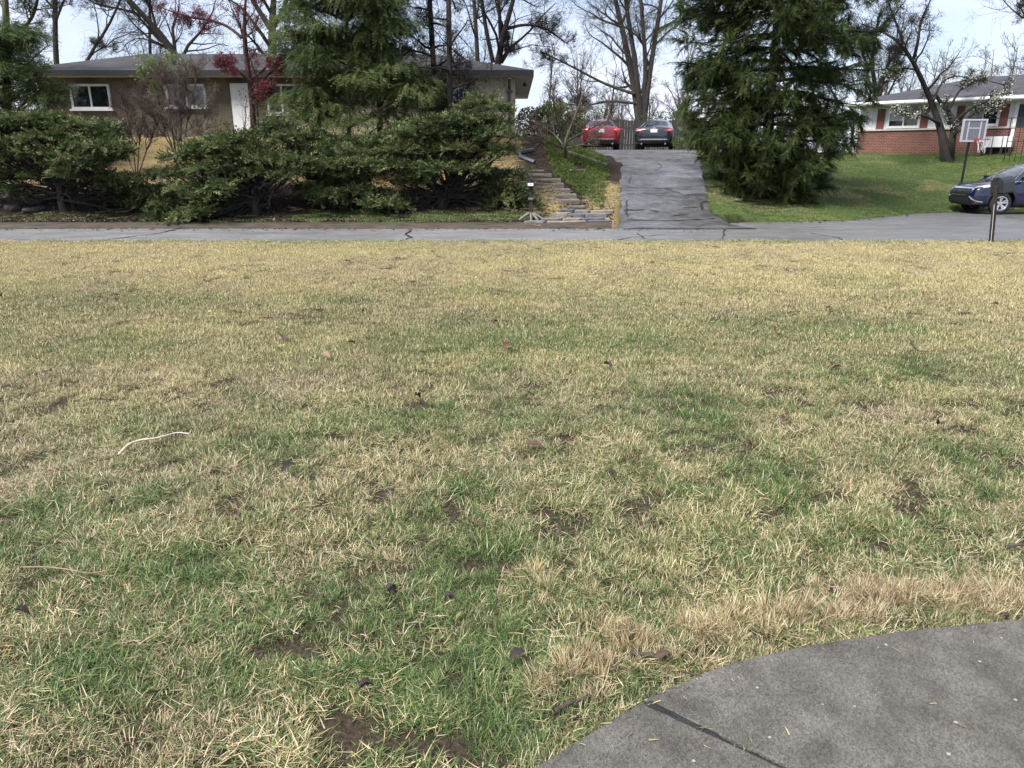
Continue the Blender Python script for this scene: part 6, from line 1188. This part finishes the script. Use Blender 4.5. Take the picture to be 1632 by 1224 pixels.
# ---- leafy shrubs at the top of the drive
def shrub(label, pads, Y, seed, lm, T, size, dens_=26, name='evergreen_shrub', mode='rand', base_uv=None):
    rg = np.random.default_rng(seed); c0 = at(pads[0][0], pads[0][1], Y); base = np.array([c0.x, Y, hz(c0.x, Y)]); t = thing(name, label, 'shrub', tuple(base)); V, F, T_, cs = foliage(pads, Y, dens_, T, size, mode, rg, zmin=-.9, shell=.4); cw = mesh_np('crown', V, F, lm, t, attrs={'tint': T_})
    P, Q = limbs_to(cs, base, base + np.array([0, 0, .25]), rg, .05, .03); tw, tq = spawn(P, Q, 8, .4, (20, 60), 5, .1, .2, .3, rg, rmin=.006); V, F = join([tubes_np(P, Q, 5), tubes_np(tw, tq, 3)]); mesh_np('stems', V, F, BK_twig, t); return t
shrub('yellow-green shrub beside the cream house corner', [(870, 195, 26, 24, 0), (845, 195, 22, 22, .3), (895, 190, 22, 20, .2), (858, 215, 26, 18, -.3), (885, 215, 24, 18, -.3), (915, 200, 18, 20, .5), (880, 175, 22, 12, .3)], 34.5, 150, ML_shr, [TL], .12, 300)
shrub('dark evergreen shrub behind the red car', [(925, 190, 22, 18, 0), (945, 178, 24, 12, .3), (905, 178, 20, 14, .2)], 43.5, 151, ML_pin, [TL], .11, 90)
shrub('green shrub behind the fence between the two cars', [(1045, 186, 18, 8, 0), (1062, 184, 16, 8, .2), (1030, 190, 12, 6, .1)], 43.8, 152, ML_shr, [TL], .11, 90)
shrub('dark shrub under the spruce right of the black car', [(1095, 222, 14, 16, 0), (1110, 225, 18, 18, .3), (1086, 232, 9, 8, -.2), (1125, 230, 18, 18, .3), (1105, 205, 14, 14, .3)], 35.5, 153, ML_pin, TJ, .3, 40, mode='up')
shrub('low green shrub against the brown wall by the front door', [(352, 200, 12, 10, 0), (366, 205, 10, 9, 0), (340, 207, 9, 7, .1)], 27.2, 154, ML_shr, [TL], .07, 160)
shrub('leafy suckers growing round the base of the red-leaved tree', [(400, 175, 14, 22, 0), (412, 190, 14, 18, -.2), (392, 150, 10, 12, 0), (425, 170, 12, 16, .1)], 25.0, 155, ML_shr, [TL], .07, 60)

# ---- distant wood, too far to pick the trees apart
def wood():
    rg = np.random.default_rng(160); parts = []; T0 = []
    for k in range(150):
        Y = rg.uniform(56, 84); u = rg.uniform(-150, 1780); x = (u - 816) / FPX * Y * CT; hgt = rg.uniform(4.5, 8.5) * (1.15 if u > 1300 else .95 if u > 830 else .8); T0.append(resample([(x, Y, 1.5), (x + rg.normal(0, .3), Y, 1.5 + hgt * .45), (x + rg.normal(0, .8), Y, 1.5 + hgt)], [.13, .09, .02], 8))
    P = np.stack([a for a, _ in T0]); Q = np.stack([b_ for _, b_ in T0]); parts.append(tubes_np(P, Q, 4)); c, q = spawn(P, Q, 12, .42, (25, 60), 5, .2, .15, .15, rg, rmin=.03); parts.append(tubes_np(c, q, 3)); c, q = spawn(c, q, 7, .5, (25, 60), 4, .15, .2, .15, rg, rmin=.018); parts.append(tubes_np(c, q, 3)); c, q = spawn(c, q, 4, .5, (25, 60), 3, .1, .2, .2, rg, rmin=.012); parts.append(tubes_np(c, np.maximum(q, .008), 3))
    V, F = join(parts); tag(mesh_np('distant_wood', V, F, BK_twig), 'grey-brown bare wood along the horizon behind the houses', 'wood', kind='stuff'); print('wood quads', len(F))
wood()

# ================================================================== GROUND COVER, LITTER
rg = np.random.default_rng(170)
n = 15000; x = rg.uniform(.2, 4.0, n); y = rg.uniform(21.2, 30.6, n); m0 = fbm(x * .9, y * .7, 171); ax0 = np.interp(y, [bot.y, top.y, 30], [bot.x + 1.0, top.x + .75, .9])
ok = (x > ax0) & (x < drive_l(y) - .2 - .5 * m0) & (m0 > .30 - .12 * (x < ax0 + .9)); x, y = x[ok], y[ok]; n = len(x); pos = np.stack([x, y, H(x, y) + .03], 1); V, F = stamp(TJ[0][0], TJ[0][1], pos, rg.normal(size=(n, 3)) * np.array([1, 1, .2]) + np.array([0, 0, .5]), rg.normal(size=(n, 3)) + np.array([0, 0, 2]), rg.uniform(.07, .15, n))
tag(mesh_np('ground_cover', V, F, leafmat('ground_cover_green', [(.05, .085, .02), (.10, .145, .032), (.17, .21, .05)], .35), attrs={'tint': np.repeat(np.clip(rg.normal(.5, .2, n), 0, 1), len(TJ[0][0]))}), 'bright green ground cover spilling beside the timber steps', 'ground cover', kind='stuff')
n = 26000; x = rg.uniform(-22, 3.2, n); y = 20.3 + 9.5 * rg.random(n) ** 1.7; ok = (x < drive_l(y) - .1) & ((y < 24.5) | (x > .3)); x, y = x[ok], y[ok]; n = len(x); V, F = stamp(TL[0], TL[1], np.stack([x, y, H(x, y) + .012], 1), rg.normal(size=(n, 3)) * np.array([1, 1, .25]), rg.normal(size=(n, 3)) * .5 + np.array([0, 0, 1]), rg.uniform(.04, .11, n))
tag(mesh_np('leaf_litter', V, F, leafmat('litter_brown', [(.014, .01, .008), (.035, .024, .017), (.08, .055, .038), (.20, .15, .11)], .1), attrs={'tint': np.repeat(rg.random(n) ** 1.6, 4)}), 'brown leaf litter and mulch under the junipers', 'leaf litter', kind='stuff')
# debris along the street edge
n = 1500; x = rg.uniform(-24, 24, n); y = edge_y(x) - np.abs(rg.normal(0, .35, n)) - .02; V, F = stamp(TL[0], TL[1], np.stack([x, y, np.full(n, STREET + .012)], 1), rg.normal(size=(n, 3)) * np.array([1, 1, .1]), rg.normal(size=(n, 3)) * .3 + np.array([0, 0, 1]), rg.uniform(.03, .10, n))
tag(mesh_np('street_debris', V, F, MATS['litter_brown'], attrs={'tint': np.repeat(rg.random(n), 4)}), 'scattered leaves and grit along the far edge of the street', 'leaf litter', kind='stuff')

# ================================================================== SMALL THINGS ON THE LAWN
def leaf_mesh(seed, curl):
    rg = random.Random(seed); n = 9; vs = []; fs = []
    for i in range(n):
        f = i / (n - 1); w = math.sin(math.pi * min(1, f * .94 + .03)) ** .8 * .34 * (1 + .28 * math.sin(i * 2.4 + seed)); lift = .3 * math.sin(f * math.pi * .9) * curl + .12 * f * f * curl
        for s_ in (-1, -.5, 0, .5, 1): vs.append((f - .5, s_ * w * (1 - .35 * curl), lift + abs(s_) ** 1.5 * w * curl * 1.2 + rg.uniform(-.012, .012)))
    fs = [(i * 5 + j, i * 5 + j + 1, (i + 1) * 5 + j + 1, (i + 1) * 5 + j) for i in range(n - 1) for j in range(4)]; return vs, fs
M_lf = [mat('dry_leaf_brown', (.075, .044, .028), .75, .35, 14), mat('dry_leaf_red', (.14, .058, .03), .7, .3, 14), mat('dry_leaf_dark', (.035, .025, .022), .8, .3, 14), mat('dry_leaf_tan', (.22, .15, .10), .75, .25, 14)]
for k, (u, v, w_, ci, cu, lb) in enumerate(((453, 544, 27, 0, .5, 'broad brown dry leaf left of centre on the mid lawn'), (808, 558, 26, 1, .4, 'rust-brown leaf lying flat just left of the lawn centre'), (1316, 494, 15, 1, 1.0, 'upright curled rust leaf on the right mid lawn'), (1235, 535, 17, 1, .8, 'reddish curled leaf left of the dark green patch on the right'), (1366, 477, 10, 0, .7, 'small brown leaf beyond the upright rust leaf'), (555, 421, 14, 0, .5, 'brown leaf far out on the pale lawn, left of centre'),
    (325, 447, 20, 0, .3, 'thin brown leaf on the pale far lawn at left'), (184, 476, 18, 0, .3, 'flat brown leaf on the pale lawn near the left edge'), (2, 480, 14, 1, .8, 'rust leaf cut by the left edge of the lawn'), (520, 571, 18, 3, .4, 'tan leaf below the broad brown leaf'), (560, 552, 14, 1, .6, 'orange-brown leaf beside the bare patch on the mid lawn'), (968, 590, 18, 2, .7, 'dark curled leaf right of the lawn centre'), (460, 752, 28, 2, .5, 'dark brown leaf near the middle left of the lawn'), (665, 640, 16, 2, .8, 'blackened curled leaf left of centre'),
    (1332, 592, 16, 3, .6, 'pale grey-tan leaf on the right lawn'), (790, 519, 10, 0, .8, 'small dark leaf at the centre of the mid lawn'), (850, 716, 30, 0, .3, 'purplish-brown leaf in the thin grass right of centre'), (78, 598, 22, 0, .4, 'brown leaf at left, level with the pale grey-tan leaf'), (825, 1052, 30, 2, .5, 'dark leaf on the bare soil left of the dry clumps'), (585, 1105, 26, 2, .8, 'dark crumpled leaf near the bottom, left of centre'), (36, 985, 24, 2, .9, 'dark folded leaf near the left edge of the foreground'), (1055, 1054, 28, 0, .5, 'curled brown leaf beside the path below the dry clumps'), (1085, 1128, 0, 0, 0, ''), (1495, 682, 24, 2, .6, 'dark leaf scraps on the right lawn'), (630, 452, 10, 0, .5, 'tiny brown leaf far out near the centre'), (1039, 423, 8, 0, .6, 'tiny leaf far out, right of centre'), (1585, 490, 10, 0, .6, 'small brown leaf near the right edge of the mid lawn'), (690, 405, 6, 0, .6, 'tiny leaf by the far lawn edge left of centre'))):
    if not w_: continue
    p = onz(u, v, .03); s_ = w_ * mpp(p.y, 0); vs, fs = leaf_mesh(k, cu); o = MB().add(vs, fs).build('fallen_leaf', M_lf[ci], recalc=False, smooth=True); o.scale = (s_, s_, s_); far_lift = .02 if p.y > 4.5 else .012
    o.location = (p.x, p.y, hz(p.x, p.y) + .035 + far_lift); o.rotation_euler = (random.uniform(-.3, .3) + (1.0 if cu >= 1 else 0), random.uniform(-.3, .3), random.uniform(0, 6.28)); tag(o, lb, 'leaf', 'fallen leaves on the lawn')
def stick(name, px, rad, m, lb, cat, lift=.045):
    pts = [onz(u, v) + Vector((0, 0, lift + random.uniform(-.006, .008))) for u, v in px]; pts = smooth_line(pts, 2); n = len(pts); o = MB().tube(pts, [rad * (1 - .55 * i / n) * (1 + .12 * math.sin(i * 1.3)) for i in range(n)], 7).build(name, m, smooth=True); return tag(o, lb, cat, None)
M_pale = mat('pale_root', (.55, .48, .38), .8, .2, 20, bump=.4); M_twg = mat('twig_brown', (.06, .045, .035), .9, .3, 20)
stick('pale_root', [(192, 737), (205, 722), (225, 714), (250, 711), (268, 705), (285, 700), (303, 703)], .008, M_pale, 'wavy pale dry root lying on the left of the lawn', 'root', .05)
stick('pale_root', [(40, 918), (75, 920), (110, 924), (145, 930), (175, 927)], .004, M_lf[3], 'thin bleached stem in the left foreground grass', 'root', .045)
stick('twig', [(1449, 553), (1455, 563), (1462, 571), (1478, 570)], .007, M_twg, 'small forked twig standing up on the right lawn', 'twig', .06)
stick('twig', [(1085, 1090), (1100, 1091), (1118, 1093)], .004, M_twg, 'thin dark twig lying on the edge of the concrete path', 'twig', .04)
stick('twig', [(885, 1145), (905, 1135), (925, 1128), (940, 1124)], .009, M_twg, 'dark stick beside the path in the bottom foreground', 'twig', .03)
stick('twig', [(1600, 888), (1618, 886), (1640, 888)], .009, M_twg, 'dark stick at the right edge above the path', 'twig', .05)
stick('twig', [(1005, 1052), (1030, 1058), (1062, 1060)], .008, M_twg, 'dark stick under the dry clumps beside the path', 'twig', .035)
for k, (u, v, r_, lb) in enumerate(((623, 938, .022, 'black spiky seed ball in the green foreground grass'), (975, 752, .018, 'dark seed ball in thin grass right of centre'), (715, 948, .016, 'small dark seed ball right of the black spiky one'), (178, 797, .016, 'dark seed ball among straw at left'), (1604, 980, .012, 'tiny dark pebble at the path edge on the right'))):
    p = onz(u, v, .03); bm = bmesh.new(); bmesh.ops.create_icosphere(bm, subdivisions=2, radius=r_)
    for i, vv in enumerate(bm.verts): vv.co *= random.choice((.8, 1.3)) if 'ball' in lb else random.uniform(.8, 1.1)
    me = bpy.data.meshes.new('seed_ball'); bm.to_mesh(me); bm.free(); o = link('seed_ball' if 'ball' in lb else 'pebble', me, M_lf[2]); o.location = (p.x, p.y, hz(p.x, p.y) + .03); o.scale = (.8, .8, .8); tag(o, lb, 'seed ball' if 'ball' in lb else 'pebble')

# crumbs of earth on the bare patches, clippings on the concrete
rg = np.random.default_rng(180); bx, by = [], []
for e in BARE:
    cx0, cy0, rx0, ry0 = ell(*e); k = int(60 + 3000 * rx0 * ry0 * 4); bx.append(rg.normal(cx0, rx0 * .45, k)); by.append(rg.normal(cy0, ry0 * .45, k))
bx = np.concatenate(bx); by = np.concatenate(by); ok = ~in_poly(bx, by, slabA) & ~in_poly(bx, by, slabB); bx, by = bx[ok], by[ok]; n = len(bx)
TT4 = (np.array([(.6, 0, -.3), (-.4, .5, -.3), (-.4, -.5, -.3), (0, 0, .5)], float), np.array([(0, 1, 3), (1, 2, 3), (2, 0, 3), (0, 2, 1)]))
V, F = stamp(TT4[0], TT4[1], np.stack([bx, by, H(bx, by) + .003], 1), rg.normal(size=(n, 3)) * np.array([1, 1, .3]), rg.normal(size=(n, 3)) * .5 + np.array([0, 0, 1]), .004 + .014 * rg.random(n) ** 3)
tag(mesh_np('soil_crumbs', V, F, leafmat('earth', [(.03, .022, .017), (.07, .052, .038), (.12, .09, .068)], .02), attrs={'tint': np.repeat(rg.random(n), 4)}), 'crumbs of dark earth on the bare patches of the lawn', 'soil', kind='stuff')
n = 900; x = rg.uniform(.0, 3.4, n); y = rg.uniform(1.2, 3.2, n); ins = in_poly(x, y, slabA) | in_poly(x, y, slabB); edge = in_poly(x - .05, y + .09 + .12 * rg.random(n) ** 2, slabA) | in_poly(x - .05, y + .09 + .12 * rg.random(n) ** 2, slabB); ok = ins & (~edge | (rg.random(n) < .06)); x, y = x[ok], y[ok]; n = len(x)
TB = (np.array([(0, -.05, 0), (0, .05, 0), (.5, .05, .06), (.5, -.05, .06), (1, 0, 0)], float), np.array([(0, 1, 2), (0, 2, 3), (3, 2, 4)]))
V, F = stamp(TB[0], TB[1], np.stack([x, y, np.full(n, PZ + .003)], 1), rg.normal(size=(n, 3)) * np.array([1, 1, .03]), np.array([0, 0, 1.]) + rg.normal(0, .1, (n, 3)), rg.uniform(.012, .045, n))
tag(mesh_np('grass_clippings', V, F, leafmat('clipping_straw', [(.10, .07, .04), (.38, .30, .14), (.55, .46, .24)], .1), attrs={'tint': np.repeat(rg.random(n), 5)}), 'dry clippings scattered on the edge of the concrete path', 'clippings', kind='stuff')
